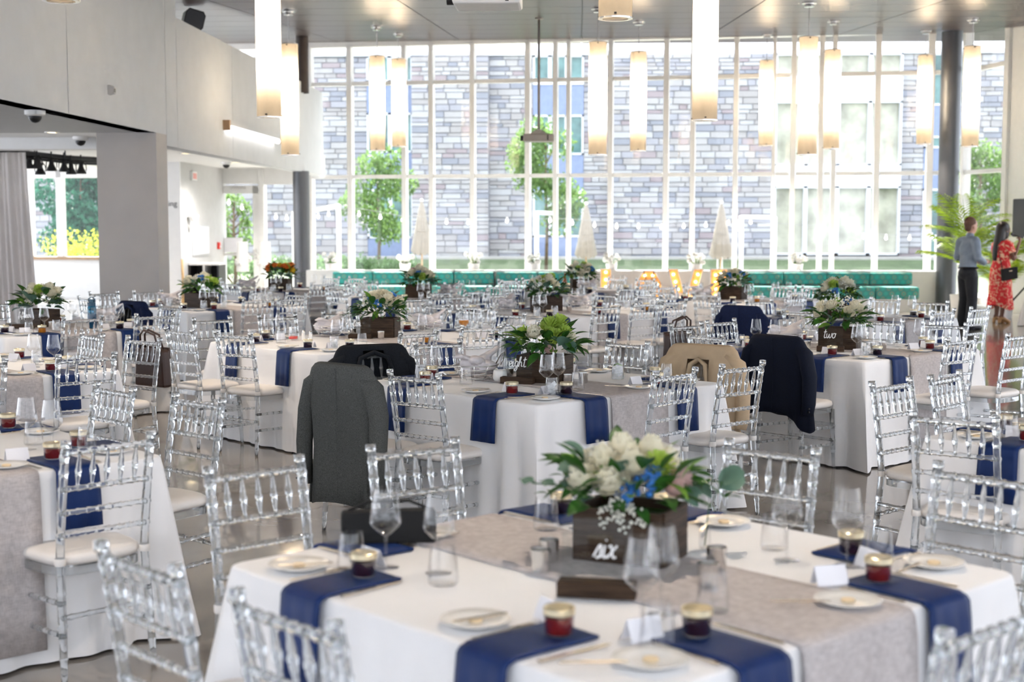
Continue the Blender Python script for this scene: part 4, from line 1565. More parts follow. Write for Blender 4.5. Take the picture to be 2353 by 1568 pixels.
# handbag at her hip
hb = empty('crossbody_bag', Vector(wp) + mp(-.02, -.25, .86), math.atan2(f.y, f.x))
hb.rotation_euler = (0, R(-8), math.atan2(f.y, f.x))
tag(hb, 'black crossbody bag at the hip of the woman in red', 'bag')
obj('body', bevel_mesh(MB().box(-.15, .15, -.035, .035, -.1, .1).mesh('body', M['blackmat']), .015, 2, 'body'), hb)
MB().box(-.148, .148, -.042, -.036, .0, .1).build('flap', M['blackmat'], hb)
MB().box(-.035, .035, -.046, -.042, .045, .06).build('clasp', M['goldcut'], hb)
MB().tube([(-.13, 0, .1), (-.10, .08, .34), (0, .22, .56), (.06, .32, .5)], .007, 6).build('strap', M['blackmat'], hb)
mc = empty('microphone', Vector(wp) + mp(.19, -.03, 1.535))
tag(mc, 'black handheld microphone at the mouth of the woman', 'microphone')
MB().tube([(0, 0, 0), mp(.18, -.06, -.06)], [.012, .016], 10).build('handle', M['black'], mc, smooth=True)
MB().ball((0, 0, 0), .027, 12, 8).build('head', M['grille'], mc, smooth=True)
ph = empty('phone', Vector(wp) + mp(.38, .10, 1.13), math.atan2(f.y, f.x))
tag(ph, 'dark phone held by the woman in the red dress', 'phone')
obj('case', bevel_mesh(MB().box(-.07, .07, -.035, .035, 0, .01).mesh('case', M['black']), .004, 2, 'case'), ph)
MB().box(-.065, .065, -.031, .031, .0101, .0106).build('screen', M['bglass'], ph)

# ------------------------------------------------------------------ clear chiavari chair
def rod_profile(L, r, rings, rr=1.22, hw=.006):
    """(distance, radius) along a rod with small rings"""
    out = [(0, r)]
    for q in rings:
        c = q * L
        out += [(c - hw * 1.6, r), (c - hw * .5, r * rr), (c + hw * .5, r * rr), (c + hw * 1.6, r)]
    out.append((L, r))
    return out


def rod(m, p0, p1, r, rings=(), n=8, prof=None, rr=1.22):
    p0, p1 = Vector(p0), Vector(p1)
    L = (p1 - p0).length
    pr = prof or rod_profile(L, r, rings, rr)
    m.tube([p0 + (p1 - p0) * (s / L) for s, _ in pr], [q for _, q in pr], n)
    return m


def post_y(z):
    if z > .45:
        u = (z - .45) / .47
        return -.185 - .065 * u ** 1.3
    return -.185 - .035 * (.45 - z) / .45


def chair_meshes():
    A = M['acrylic']
    P = []
    for sg in (-1, 1):
        pts, rad = [], []
        rings = [.1, .22, .34, .47, .56, .645, .735, .8, .86]
        zs = sorted(set([0, .05, .16, .28, .40, .45, .52, .6, .69, .77, .83, .895] + [z + d for z in rings for d in (-.009, -.003, .003, .009)]))
        for z in zs:
            near = min(abs(z - q) for q in rings)
            r = .0165 * (1.16 if near < .004 else 1.0)
            if z < .2:
                r *= .72 + .28 * z / .2
            x = .176 + (.012 * (.45 - z) / .45 if z < .45 else 0)
            pts.append((sg * x, post_y(z), z))
            rad.append(r)
        pts += [(sg * .176, post_y(.9), .897), (sg * .176, post_y(.92), .90), (sg * .176, post_y(.93), .922)]
        rad += [.0165, .020, .019]
        P.append(('back_post', MB().tube(pts, rad, 9).mesh('back_post', A, True)))
    for sg in (-1, 1):
        m = MB()
        pr = [(0, .011), (.06, .0135), (.11, .0135), (.116, .018), (.122, .018), (.128, .015), (.19, .016), (.196, .020), (.202, .020), (.208, .016), (.29, .017), (.296, .021), (.302, .021), (.308, .017), (.42, .018)]
        rod(m, (sg * .185, .185, 0), (sg * .175, .165, .42), 0, prof=pr, n=9)
        P.append(('front_leg', m.mesh('front_leg', A, True)))
    rr7 = [.06 + .88 * i / 7 for i in range(8)]
    P.append(('top_rail', rod(MB(), (-.176, post_y(.875), .875), (.176, post_y(.875), .875), .0125, rr7, 8).mesh('top_rail', A, True)))
    for z in (.735, .645, .56):
        P.append(('back_rail', rod(MB(), (-.176, post_y(z), z), (.176, post_y(z), z), .0105, rr7, 8).mesh('back_rail', A, True)))
    for i in range(5):
        x = -.176 + .352 * (i + 1) / 6
        pr = [(0, .007), (.02, .0065), (.045, .0105), (.058, .011), (.062, .013), (.072, .013), (.076, .011), (.09, .0105), (.12, .0065), (.14, .007)]
        P.append(('spindle', rod(MB(), (x, post_y(.735), .735), (x, post_y(.875), .875), 0, prof=pr, n=8).mesh('spindle', A, True)))
    for sg in (-1, 1):
        for z in (.29, .17):
            P.append(('stretcher', rod(MB(), (sg * .18, .172, z), (sg * .182, post_y(z), z + .015), .0105, [.15, .32, .5, .68, .85], 8).mesh('stretcher', A, True)))
    for z in (.31, .20):
        P.append(('stretcher', rod(MB(), (-.18, .172, z), (.18, .172, z), .0105, [.1, .3, .5, .7, .9], 8).mesh('stretcher', A, True)))
    P.append(('stretcher', rod(MB(), (-.18, post_y(.25), .25), (.18, post_y(.25), .25), .0105, [.1, .3, .5, .7, .9], 8).mesh('stretcher', A, True)))

    def outline(k, n=32):
        out = []
        for i in range(n):
            a = 2 * math.pi * i / n
            c, s = math.cos(a), math.sin(a)
            x = math.copysign(abs(c) ** .5, c)
            y = math.copysign(abs(s) ** .5, s)
            out.append((x * (.197 + .012 * y) * k, y * .197 * k))
        return out
    m = MB()
    rings = [(.88, .400), (1.0, .402), (1.0, .434), (.88, .436)]
    n = 32
    v = [(x, y, z) for k, z in rings for x, y in outline(k)]
    f = [(i * n + k, i * n + (k + 1) % n, ((i + 1) % 4) * n + (k + 1) % n, ((i + 1) % 4) * n + k) for i in range(4) for k in range(n)]
    m.add(v, f)
    P.append(('seat_frame', m.mesh('seat_frame', A, 40)))
    m = MB()
    rings = [(.90, .436), (.985, .440), (1.02, .455), (1.0, .472), (.93, .482), (.6, .488), (.01, .490)]
    v = [(x, y, z) for k, z in rings for x, y in outline(k)]
    f = [(i * n + k, i * n + (k + 1) % n, (i + 1) * n + (k + 1) % n, (i + 1) * n + k) for i in range(len(rings) - 1) for k in range(n)]
    f.append(tuple(reversed(range(n))))
    m.add(v, f)
    cu = m.mesh('cushion', M['cushion'], True)
    P.append(('cushion', cu))
    for sg in (-1, 1):
        P.append(('cushion_tie', MB().lathe([(.019, -.014), (.021, -.01), (.021, .01), (.019, .014)], 10, c=(sg * .177, post_y(.455), .46)).mesh('cushion_tie', M['cushion'], True)))
    return P


CH = chair_meshes()


def put(parts, name, loc, rz, label, cat, group=None):
    t = empty(name, loc, rz)
    tag(t, label, cat, group)
    for p in parts:
        o = obj(p[0], p[1], t)
        if len(p) > 2:
            for q in p[2]:
                obj(q[0], q[1], o)
    return t


TAB = {  # centre, half length along the front-right direction, half width, name used in labels
    'six': (.11, 3.88, .775, .775, 'table six'),
    'eight': (-.215, 8.515, .775, .775, 'table eight'),
    'two': (1.975, 10.97, .775, .775, 'table two'),
    'ten': (-1.62, 11.62, 1.165, .775, 'table ten'),
    'nine': (-.2, 15.4, 1.165, .775, 'long table behind eight'),
    'leftfront': (-2.79, 5.71, .775, .775, 'left foreground table'),
    'leftmid': (-4.07, 9.1, .775, .775, 'second table at the left edge'),
    'een': (-4.8, 12.75, .775, .775, 'table by the curtain'),
    'pillar': (-4.2, 16.22, .775, .775, 'table before the taupe pillar'),
    'orange': (-4.3, 20.3, .775, .775, 'orange flower table'),
    'backleft': (-2.0, 18.2, .775, .775, 'back table before the left bench'),
    'beer': (.0, 20.3, .775, .775, 'beer bottle table'),
    'letters': (2.0, 17.9, .775, .775, 'back table right of letter V'),
    'behindtwo': (2.76, 14.6, .775, .775, 'table behind table two'),
    'rightfront': (2.63, 6.39, .775, .775, 'right foreground table'),
}
SIDE = {'LN': ('left front side', 'left corner', 'front corner', 45), 'NR': ('right front side', 'front corner', 'right corner', 135),
        'LF': ('left back side', 'left corner', 'back corner', -45), 'FR': ('right back side', 'back corner', 'right corner', 225)}


def where(tn, side, k, n):
    s = SIDE[side]
    w = s[1] if k == 0 else (s[2] if k == n - 1 else 'middle')
    return '%s, %s, %s' % (TAB[tn][4], s[0], w)


CHAIRS = [
    ('six', 'LN', 0, -1.06, 3.33, 2, ''),
    ('six', 'LN', 1, -0.61, 2.88, 2, ''),
    ('six', 'LF', 0, -1.08, 4.67, -1, ''),
    ('six', 'LF', 1, -0.60, 5.13, -9, ''),
    ('six', 'FR', 0, 0.70, 5.14, 9, ''),
    ('six', 'FR', 1, 1.33, 4.65, 0, ''),
    ('six', 'NR', 0, 0.84, 2.88, 0, ''),
    ('six', 'NR', 1, 1.34, 3.38, 0, ''),
    ('rightfront', 'LN', 1, 2.06, 5.34, 4, ''),
    ('leftfront', 'NR', 0, -2.28, 4.68, 0, ''),
    ('eight', 'LN', 0, -1.29, 7.67, 8, 'jgray'),
    ('eight', 'LN', 1, -0.88, 7.55, 9, ''),
    ('eight', 'NR', 0, 0.53, 7.72, 4, ''),
    ('eight', 'NR', 1, 0.94, 8.15, -2, ''),
    ('eight', 'LF', 0, -1.31, 8.92, -21, 'jdark'),
    ('eight', 'LF', 1, -0.96, 9.66, -9, ''),
    ('eight', 'FR', 0, 0.34, 9.75, 2, ''),
    ('eight', 'FR', 1, 0.79, 9.02, 13, 'jbeige'),
    ('two', 'LN', 0, 0.93, 10.41, -6, ''),
    ('two', 'LN', 1, 1.36, 9.80, 1, 'jnavyb'),
    ('two', 'NR', 0, 2.70, 10.12, -4, ''),
    ('two', 'NR', 1, 3.23, 10.54, 0, ''),
    ('two', 'LF', 0, 0.87, 11.51, -4, 'c52'),
    ('two', 'LF', 1, 1.19, 11.93, -0, ''),
    ('two', 'FR', 0, 2.55, 12.05, 10, ''),
    ('two', 'FR', 1, 2.97, 11.67, 10, ''),
    ('ten', 'LN', 0, -3.05, 10.71, 4, ''),
    ('ten', 'LN', 1, -2.55, 10.38, 14, ''),
    ('ten', 'LF', 0, -3.13, 12.00, -0, ''),
    ('ten', 'LF', 1, -2.66, 12.44, -6, ''),
    ('ten', 'LF', 2, -2.19, 12.97, -6, ''),
    ('ten', 'NR', 0, -1.19, 10.55, 2, ''),
    ('ten', 'NR', 1, -0.76, 11.15, -12, ''),
    ('ten', 'NR', 2, -0.47, 11.59, -5, ''),
    ('ten', 'FR', 0, -1.02, 13.40, 0, ''),
    ('ten', 'FR', 1, -0.62, 12.85, 7, ''),
    ('nine', 'LN', 0, -1.42, 14.10, 8, ''),
    ('nine', 'LN', 1, -0.99, 13.93, 10, ''),
    ('nine', 'NR', 0, 0.28, 14.03, -2, ''),
    ('nine', 'NR', 1, 0.69, 14.64, -6, ''),
    ('nine', 'NR', 2, 1.01, 15.03, -3, ''),
    ('nine', 'LF', 0, -1.77, 15.53, -1, ''),
    ('nine', 'LF', 1, -1.38, 15.96, -10, ''),
    ('nine', 'LF', 2, -0.95, 16.45, 0, ''),
    ('nine', 'FR', 0, 0.31, 16.49, 4, ''),
    ('nine', 'FR', 1, 0.80, 16.25, 4, ''),
    ('leftfront', 'NR', 1, -1.75, 5.19, 3, ''),
    ('leftfront', 'FR', 0, -2.30, 6.92, 3, ''),
    ('leftfront', 'FR', 1, -1.76, 6.48, 7, ''),
    ('leftmid', 'NR', 0, -3.52, 8.12, 0, ''),
    ('leftmid', 'NR', 1, -3.01, 8.55, -5, ''),
    ('leftmid', 'FR', 0, -3.56, 10.24, -2, ''),
    ('leftmid', 'FR', 1, -3.06, 9.86, 10, 'c4'),
    ('een', 'NR', 0, -4.27, 12.05, 2, ''),
    ('een', 'NR', 1, -3.77, 12.48, -2, ''),
    ('een', 'FR', 0, -4.40, 13.86, 10, 'j9'),
    ('een', 'FR', 1, -4.02, 13.83, 4, ''),
    ('een', 'LF', 1, -6.00, 14.24, 0, ''),
    ('pillar', 'LN', 0, -5.38, 15.31, 1, ''),
    ('pillar', 'LN', 1, -4.90, 15.06, 2, ''),
    ('pillar', 'LF', 0, -5.61, 16.57, 0, ''),
    ('pillar', 'LF', 1, -5.19, 16.92, -4, ''),
    ('pillar', 'NR', 0, -3.45, 15.19, -4, ''),
    ('pillar', 'NR', 1, -3.13, 15.46, 0, ''),
    ('pillar', 'FR', 0, -3.76, 16.66, 4, ''),
    ('pillar', 'FR', 1, -3.27, 16.36, 4, ''),
    ('orange', 'LN', 0, -5.20, 19.75, 0, ''),
    ('orange', 'LN', 1, -4.77, 19.28, 4, ''),
    ('orange', 'LF', 0, -5.41, 20.67, -4, ''),
    ('orange', 'FR', 0, -3.76, 21.53, 4, ''),
    ('orange', 'FR', 1, -3.35, 21.39, 4, ''),
    ('orange', 'NR', 0, -3.49, 19.26, -4, ''),
    ('orange', 'NR', 1, -3.10, 19.70, 0, ''),
    ('backleft', 'LN', 0, -3.00, 17.44, 4, ''),
    ('backleft', 'LN', 1, -2.53, 17.05, 4, ''),
    ('backleft', 'NR', 0, -1.65, 16.90, 0, ''),
    ('backleft', 'NR', 1, -1.24, 17.22, -4, ''),
    ('backleft', 'LF', 0, -3.20, 18.80, 0, ''),
    ('backleft', 'LF', 1, -2.91, 19.44, -1, ''),
    ('backleft', 'FR', 0, -1.70, 19.20, -1, ''),
    ('backleft', 'FR', 1, -1.06, 18.54, 4, ''),
    ('beer', 'LF', 0, -1.03, 20.62, -0, ''),
    ('beer', 'LF', 1, -0.71, 21.23, 2, ''),
    ('beer', 'FR', 0, 0.58, 21.35, 0, ''),
    ('beer', 'FR', 1, 0.98, 20.95, 0, ''),
    ('beer', 'NR', 0, 0.63, 18.10, -1, ''),
    ('beer', 'NR', 1, 0.95, 19.55, 0, ''),
    ('beer', 'LN', 0, -0.95, 19.90, 0, ''),
    ('beer', 'LN', 1, -0.55, 19.45, 0, ''),
    ('letters', 'LN', 0, 1.00, 17.12, 2, ''),
    ('letters', 'LN', 1, 1.48, 16.58, 4, ''),
    ('letters', 'NR', 0, 2.64, 17.23, 2, ''),
    ('letters', 'NR', 1, 3.11, 17.90, 3, ''),
    ('letters', 'FR', 0, 2.71, 18.88, 4, ''),
    ('letters', 'FR', 1, 3.05, 18.60, 0, ''),
    ('letters', 'LF', 0, 1.15, 18.55, 0, ''),
    ('letters', 'LF', 1, 1.50, 18.95, 0, ''),
    ('behindtwo', 'LN', 0, 1.52, 13.36, 10, 'jnavys'),
    ('behindtwo', 'LN', 1, 2.05, 13.27, 4, ''),
    ('behindtwo', 'LF', 0, 1.48, 14.64, -1, ''),
    ('behindtwo', 'LF', 1, 1.91, 15.15, -10, ''),
    ('behindtwo', 'NR', 0, 3.40, 13.40, -1, ''),
    ('behindtwo', 'NR', 1, 3.88, 13.92, 1, ''),
    ('behindtwo', 'FR', 0, 3.31, 15.53, -0, ''),
    ('behindtwo', 'FR', 1, 3.68, 15.03, 10, ''),
    ('rightfront', 'LF', 0, 1.60, 7.32, 1, ''),
    ('rightfront', 'LF', 1, 1.96, 7.66, 6, ''),
    ('rightfront', 'LN', 0, 1.58, 6.02, 11, ''),
]
SPECIAL = {}
for (tn, side, k, x, y, dev, key) in CHAIRS:
    phi = R(SIDE[side][3] + dev)
    fx_, fy_ = math.cos(phi), math.sin(phi)
    n = 3 if (tn in ('ten', 'nine') and side in ('LF', 'NR')) else 2
    c = put(CH, 'chiavari_chair', (x + .25 * fx_, y + .25 * fy_, 0), phi - math.pi / 2, 'clear chair, ' + where(tn, side, k, n), 'chair', 'clear chiavari chairs with ivory cushions')
    if key:
        SPECIAL[key] = (x + .25 * fx_, y + .25 * fy_, phi - math.pi / 2)

# ------------------------------------------------------------------ tablecloths and runners
TH = .76


def cloth_mesh(hx, hy, seed):
    rng = random.Random(seed)
    per = []
    n1, n2 = int(60 * hx / .775), 60
    for (ax, ay, bx_, by_, nx, ny, nn) in ((-hx, -hy, hx, -hy, 0, -1, n1), (hx, -hy, hx, hy, 1, 0, n2), (hx, hy, -hx, hy, 0, 1, n1), (-hx, hy, -hx, -hy, -1, 0, n2)):
        L = math.hypot(bx_ - ax, by_ - ay)
        for i in range(nn):
            u = i / nn
            d = min(u, 1 - u) * L
            per.append((ax + (bx_ - ax) * u, ay + (by_ - ay) * u, nx, ny, d, u * L))
    # soften normals at corners
    n = len(per)
    ph = [rng.uniform(0, 6.28) for _ in range(4)]
    v, f = [], []
    levels = [(0, -.012, TH), (0, -.002, TH - .002), (.004, .004, TH - .009), (.06, .008, TH - .05), (.25, .012, TH * .75), (.5, .018, TH * .5), (.75, .024, TH * .25), (1.0, .032, .012)]
    for (w, off, z) in levels:
        for i, (x, y, nx, ny, d, s) in enumerate(per):
            cw = math.exp(-(d / .12) ** 2)
            # blend normal to diagonal near corners
            j = (i + 1) % n if per[(i + 1) % n][2:4] != (nx, ny) else i
            cx, cy_ = math.copysign(1, x), math.copysign(1, y)
            dx, dy = nx * (1 - cw) + cx * .7 * cw, ny * (1 - cw) + cy_ * .7 * cw
            a = off
            if w > 0:
                a += w * (.013 * math.sin(s * 17 + ph[i * 4 // n]) + .009 * math.sin(s * 37 + 2 * ph[i * 4 // n]))
                a += w * (.125 * math.exp(-(d / .055) ** 2) - .045 * math.exp(-((d - .13) / .05) ** 2) + .03 * math.exp(-((d - .23) / .05) ** 2))
            a -= .022 * math.exp(-(d / .03) ** 2) * (1 - w)
            v.append((x + dx * a, y + dy * a, z))
    for li in range(len(levels) - 1):
        for k in range(n):
            f.append((li * n + k, (li + 1) * n + k, (li + 1) * n + (k + 1) % n, li * n + (k + 1) % n))
    f.append(tuple(range(n)))
    m = MB()
    m.add(v, f)
    return m.mesh('tablecloth', M['cloth'], 85)


def ribbon(path, wfun, thick, mt, name, nx=6, wave=0.0):
    """strip following (y,z) path with width wfun(i/n)"""
    m = MB()
    n = len(path)
    v = []
    for i, (y, z) in enumerate(path):
        w = wfun(i / (n - 1))
        for j in range(nx + 1):
            u = j / nx - .5
            q = wave * math.sin(j * 2.1 + i * .4) * (1 if z < -.02 else 0.0)
            v.append((u * w, y + q, z))
    f = [(i * (nx + 1) + j, i * (nx + 1) + j + 1, (i + 1) * (nx + 1) + j + 1, (i + 1) * (nx + 1) + j) for i in range(n - 1) for j in range(nx)]
    m.add(v, f)
    me = m.mesh(name, mt, True)
    return solid_mesh(me, thick, name)


CL = {(.775, .775): cloth_mesh(.775, .775, 1), (1.165, .775): cloth_mesh(1.165, .775, 2)}
hy = .775
rp = [(-hy - .050, .07), (-hy - .042, .25), (-hy - .034, .5), (-hy - .024, .70), (-hy - .016, TH - .012), (-hy - .004, TH + .002), (-hy + .03, TH + .0045)] + [(-hy + .03 + i * (2 * hy - .06) / 10, TH + .0045) for i in range(1, 10)]
rp = rp + [(-y, z) for y, z in reversed(rp[:7])]
RUN = ribbon(rp, lambda u: .46, .003, M['linen'], 'runner', 8, .004)
for tn, (cx, cy0, hx, hy_, nm) in TAB.items():
    o = obj('tablecloth', CL[(hx, hy_)], None, (cx, cy0, 0), (0, 0, R(45)))
    tag(o, 'white floor-length cloth over the %s' % nm, 'tablecloth', 'white tablecloths')
    r = obj('table_runner', RUN, None, (cx, cy0, 0), (0, 0, R(45)))
    tag(r, 'grey linen runner across the %s' % nm, 'table runner', 'grey linen runners')

# ------------------------------------------------------------------ place settings
NPK = [ribbon([(.25 + dy, .007), (.14, .007), (.05, .007), (.0, .006), (-.022, -.002), (-.030, -.012), (-.036, -.06), (-.042, -.14), (-.048, -hang)], lambda u, q=q: .165 + q * u, .007, M['navy'], 'napkin', 8, .0035)
       for dy, hang, q in ((0, .25, .012), (.03, .235, .02), (-.01, .26, .0))]
bowl = [(.004, .088), (.02, .098), (.038, .116), (.0445, .128), (.041, .16), (.035, .20), (.032, .222)]
WG = [('bowl', MB().lathe(bowl, 18).mesh('bowl', M['thin'], True)),
      ('stem', MB().lathe([(.004, .004), (.0035, .05), (.005, .09)], 8).mesh('stem', M['thin'], True)),
      ('foot', MB().lathe([(.037, .001), (.037, .002), (.005, .006)], 18, cap0=True).mesh('foot', M['thin'], True))]
random.seed(3)
icem = MB()
for i in range(9):
    E_ = Euler((random.uniform(0, 3), random.uniform(0, 3), random.uniform(0, 3))).to_matrix().to_4x4()
    a = i * 2.4
    icem.cbox((0, 0, 0), (.022, .022, .02), M=Matrix.Translation((.014 * math.cos(a), .014 * math.sin(a), .018 + .0065 * i)) @ E_)
TG = [('tumbler', MB().lathe([(.001, .004), (.036, .004), (.040, .008), (.0405, .022), (.037, .06), (.032, .105)], 16).mesh('tumbler', M['thin'], True)),
      ('ice', icem.mesh('ice', M['ice']))]
TGE = [TG[0]]
JR = []
for jm in ('jam0', 'jam1', 'jam2'):
    JR.append([('jar', MB().lathe([(.001, .001), (.029, .001), (.033, .006), (.035, .045), (.0355, .05)], 18).mesh('jar', M['thin'], True)),
               ('jam', MB().lathe([(.001, .004), (.028, .004), (.032, .008), (.0338, .044), (.001, .044)], 18).mesh('jam', M[jm], 50)),
               ('lid', MB().lathe([(.0355, .050), (.037, .051), (.037, .065), (.034, .067), (.033, .0655), (.001, .0655)], 20).mesh('lid', M['lidm'], 40))])
PL = [('plate', MB().lathe([(.001, .006), (.05, .006), (.058, .009), (.084, .016), (.085, .0145), (.058, .005), (.05, .0015), (.001, .0015)], 28).mesh('plate', M['china'], True)),
      ('butter_pat', MB().lathe([(.017, .0065), (.018, .012), (.016, .014), (.001, .014)], 10).mesh('butter_pat', M['butter'], 40))]


def flatware(kind):
    m = MB()
    if kind == 'knife':
        m.prism([(-.006, 0), (.006, 0), (.007, .03), (.006, .09), (.008, .11), (.008, .19), (.003, .21), (-.005, .205), (-.006, .11), (-.006, .09), (-.007, .03)], -.0015, .0015, M=Matrix.Rotation(R(-90), 4, 'X'))
    elif kind == 'butter':
        m.prism([(-.005, 0), (.005, 0), (.005, .07), (.008, .085), (.008, .14), (0, .15), (-.005, .14), (-.005, .07)], -.0015, .0015, M=Matrix.Rotation(R(-90), 4, 'X'))
    else:
        m.prism([(-.006, 0), (.006, 0), (.004, .05), (.003, .11), (.011, .13), (.012, .148), (-.012, .148), (-.011, .13), (-.003, .11), (-.004, .05)], -.0012, .0012, M=Matrix.Rotation(R(-90), 4, 'X'))
        for i in range(4):
            x = -.0105 + i * .007
            m.prism([(x - .0016, .147), (x + .0016, .147), (x + .001, .19), (x - .001, .19)], -.001, .001, M=Matrix.Rotation(R(-90), 4, 'X'))
    return m.mesh(kind, M['goldcut'])


KN, FK, BK = flatware('knife'), flatware('fork'), flatware('butter')
cd = MB()
cd.add([(-.045, -.022, 0), (.045, -.022, 0), (.045, 0, .05), (-.045, 0, .05), (.045, .022, 0), (-.045, .022, 0)], [(0, 1, 2, 3), (3, 2, 4, 5)])
CARD = solid_mesh(cd.mesh('name_card', M['paper']), .0012, 'name_card')
random.seed(11)
# spots already taken by baskets, flower boxes, bags (x, y, radius)
OCC = [(-.62, 8.58, .20), (-2.10, 11.9, .20), (-1.32, 12.45, .20), (1.62, 11.2, .2), (-4.72, 16.2, .2), (-4.75, 20.2, .2), (-.78, 15.25, .2), (.02, 15.85, .2), (-1.7, 18.5, .2), (.12, 20.05, .2), (-4.45, 13.15, .2), (1.55, 18.0, .2),
       (.15, 4.0, .2), (-.2, 8.52, .2), (1.99, 10.9, .2), (-1.66, 11.85, .2), (-4.97, 12.9, .22), (-4.3, 16.0, .22), (-4.29, 20.3, .22), (-2.06, 18.25, .22), (-.35, 15.45, .22), (.04, 20.35, .22), (1.95, 18.0, .22), (2.62, 14.5, .22),
       (-.56, 4.14, .17), (.24, 8.62, .07), (.37, 4.1, .05)]


def free(p, r):
    return all(math.hypot(p.x - x, p.y - y) > q + r - .05 for x, y, q in OCC)


CORN = []
for tn, (cx, cy0, hx, hy_, nm) in TAB.items():
    rng = random.Random(tn)
    Mt = Matrix.Translation((cx, cy0, 0)) @ Matrix.Rotation(R(45), 4, 'Z')
    for side, (rot, half, dist) in {'NR': (0, hx, hy_), 'FR': (90, hy_, hx), 'LF': (180, hx, hy_), 'LN': (270, hy_, hx)}.items():
        n = 3 if half > 1 else 2
        for k in range(n):
            # position along the side measured to the right of a sitter
            kk = k if side in ('NR', 'LN') else n - 1 - k
            u = (-half + half * 2 * (kk + .5) / n) * .955
            # seat frame: origin on the edge, +y inward
            S = Mt @ Matrix.Rotation(R(rot), 4, 'Z') @ Matrix.Translation((u, -dist, TH))
            wpos = S @ Vector((0, .15, 0))
            px, py = to_px(wpos)
            if px < -900 or px > 3300 or py > 2100:
                continue
            rz = R(45 + rot)
            d = wpos.y
            w = where(tn, side, k, n)
            vis_far = d > 16.5
            zr = .0065 if True else 0

            def P(x, y, z=0.0):
                j = Vector((rng.uniform(-.012, .012), rng.uniform(-.012, .012), 0))
                return S @ (Vector((x, y, z)) + j)

            o = obj('napkin', NPK[rng.randrange(3)], None, S @ Vector((rng.uniform(-.02, .02), 0, .001)), (0, 0, rz + rng.uniform(-.05, .05)))
            tag(o, 'navy napkin hanging off ' + w, 'napkin', 'navy napkins')
            kind = rng.choices((0, 1, 2), (.5, .42, .08))[0]
            q = P(0.0, .18, .011)
            if free(q, .03):
                put(JR[kind], 'jam_jar', q, rz, ['dark jelly jar, ', 'red jam jar, ', 'amber marmalade jar, '][kind] + w, 'jar', 'small jam jars with gold lids')
            pl = put(PL, 'bread_plate', P(-.215, .125, .0045), rz + rng.uniform(0, 6), 'white bread plate, ' + w, 'plate', 'white bread plates')
            q = P(.10, .36, .004)
            if free(q, .04):
                put(WG, 'wine_glass', q, rz, 'empty wine glass, ' + w, 'wine glass', 'clear wine glasses')
            q = P(.20, .30, .0045)
            if free(q, .04):
                put(TG if (rng.random() < .7 and tn not in ('six', 'leftfront', 'rightfront')) else TGE, 'water_glass', q, rz, 'water tumbler, ' + w, 'water glass', 'water tumblers')
            if not vis_far:
                o = obj('butter_knife', BK, None, pl.matrix_basis @ Vector((0, 0, 0)) + Vector((0, 0, .0195)), (0, 0, rz + rng.uniform(-.9, .9)))
                o.location = Vector(pl.location) + Vector((-.05, -.04, .017))
                tag(o, 'butter knife on plate, ' + w, 'knife', 'butter knives on plates')
                if d < 13.5:
                    o = obj('table_fork', FK, None, P(-.115, .02, .0075), (0, 0, rz + rng.uniform(-.12, .12)))
                    tag(o, 'fork left of the napkin, ' + w, 'fork', 'forks beside the napkins')
                    o = obj('table_knife', KN, None, P(.115, .02, .0075), (0, 0, rz + rng.uniform(-.12, .12)))
                    tag(o, 'knife right of the napkin, ' + w, 'knife', 'knives beside the napkins')
                    q = P(-.10, .27, .0065)
                    if not free(q, .04):
                        continue
                    o = obj('name_card', CARD, None, q, (0, 0, rz + rng.uniform(-.5, .5)))
                    tag(o, 'folded name card, ' + w, 'name card', 'folded white name cards')

# ------------------------------------------------------------------ flowers
def petal(m, c, out, up, L, w, cup):
    c, out, up = Vector(c), Vector(out).normalized(), Vector(up).normalized()
    sd = out.cross(up)
    rows_ = []
    for i in range(4):
        u = i / 3
        p = c + out * L * u * (1 - cup * u * .5) + up * L * cup * u * u
        ww = w * (.35 + .9 * math.sin(math.pi * min(1, .15 + u * .75)))
        rows_.append([p - sd * ww * .5 + up * ww * .18, p, p + sd * ww * .5 + up * ww * .18])
    v = [q for r_ in rows_ for q in r_]
    f = [(i * 3 + j, i * 3 + j + 1, i * 3 + j + 4, i * 3 + j + 3) for i in range(3) for j in range(2)]
    m.add(v, f)


def rose(mt, r=.036):
    m = MB()
    for ring, (n, cup, L, rad) in enumerate(((4, 1.7, .9, .08), (5, 1.25, 1.05, .18), (6, .85, 1.15, .3), (7, .45, 1.15, .4))):
        for i in range(n):
            a = 2 * math.pi * (i + ring * .37) / n
            o = Vector((math.cos(a), math.sin(a), 0))
            petal(m, o * r * rad + Vector((0, 0, r * (.2 - ring * .05))), o, (0, 0, 1), r * L, r * 1.15, cup)
    m.ball((0, 0, r * .45), r * .33, 8, 6)
    return m.mesh('bloom', mt, True)


def mum(mt, r=.045):
    m = MB()
    rng = random.Random(4)
    for i in range(90):
        z = 1 - 1.25 * i / 90
        a = i * 2.39996
        q = math.sqrt(max(0, 1 - z * z))
        d = Vector((q * math.cos(a), q * math.sin(a), z))
        sd = d.cross(Vector((0, 0, 1)) if abs(d.z) < .9 else Vector((1, 0, 0))).normalized()
        e = d * r * rng.uniform(.9, 1.1)
        b_ = d * r * .25
        m.add([b_ - sd * .003, b_ + sd * .003, e + sd * .005 + Vector((0, 0, .006)), e - sd * .005 + Vector((0, 0, .006))], [(0, 1, 2, 3)])
    m.ball((0, 0, 0), r * .5, 10, 6)
    return m.mesh('bloom', mt, True)


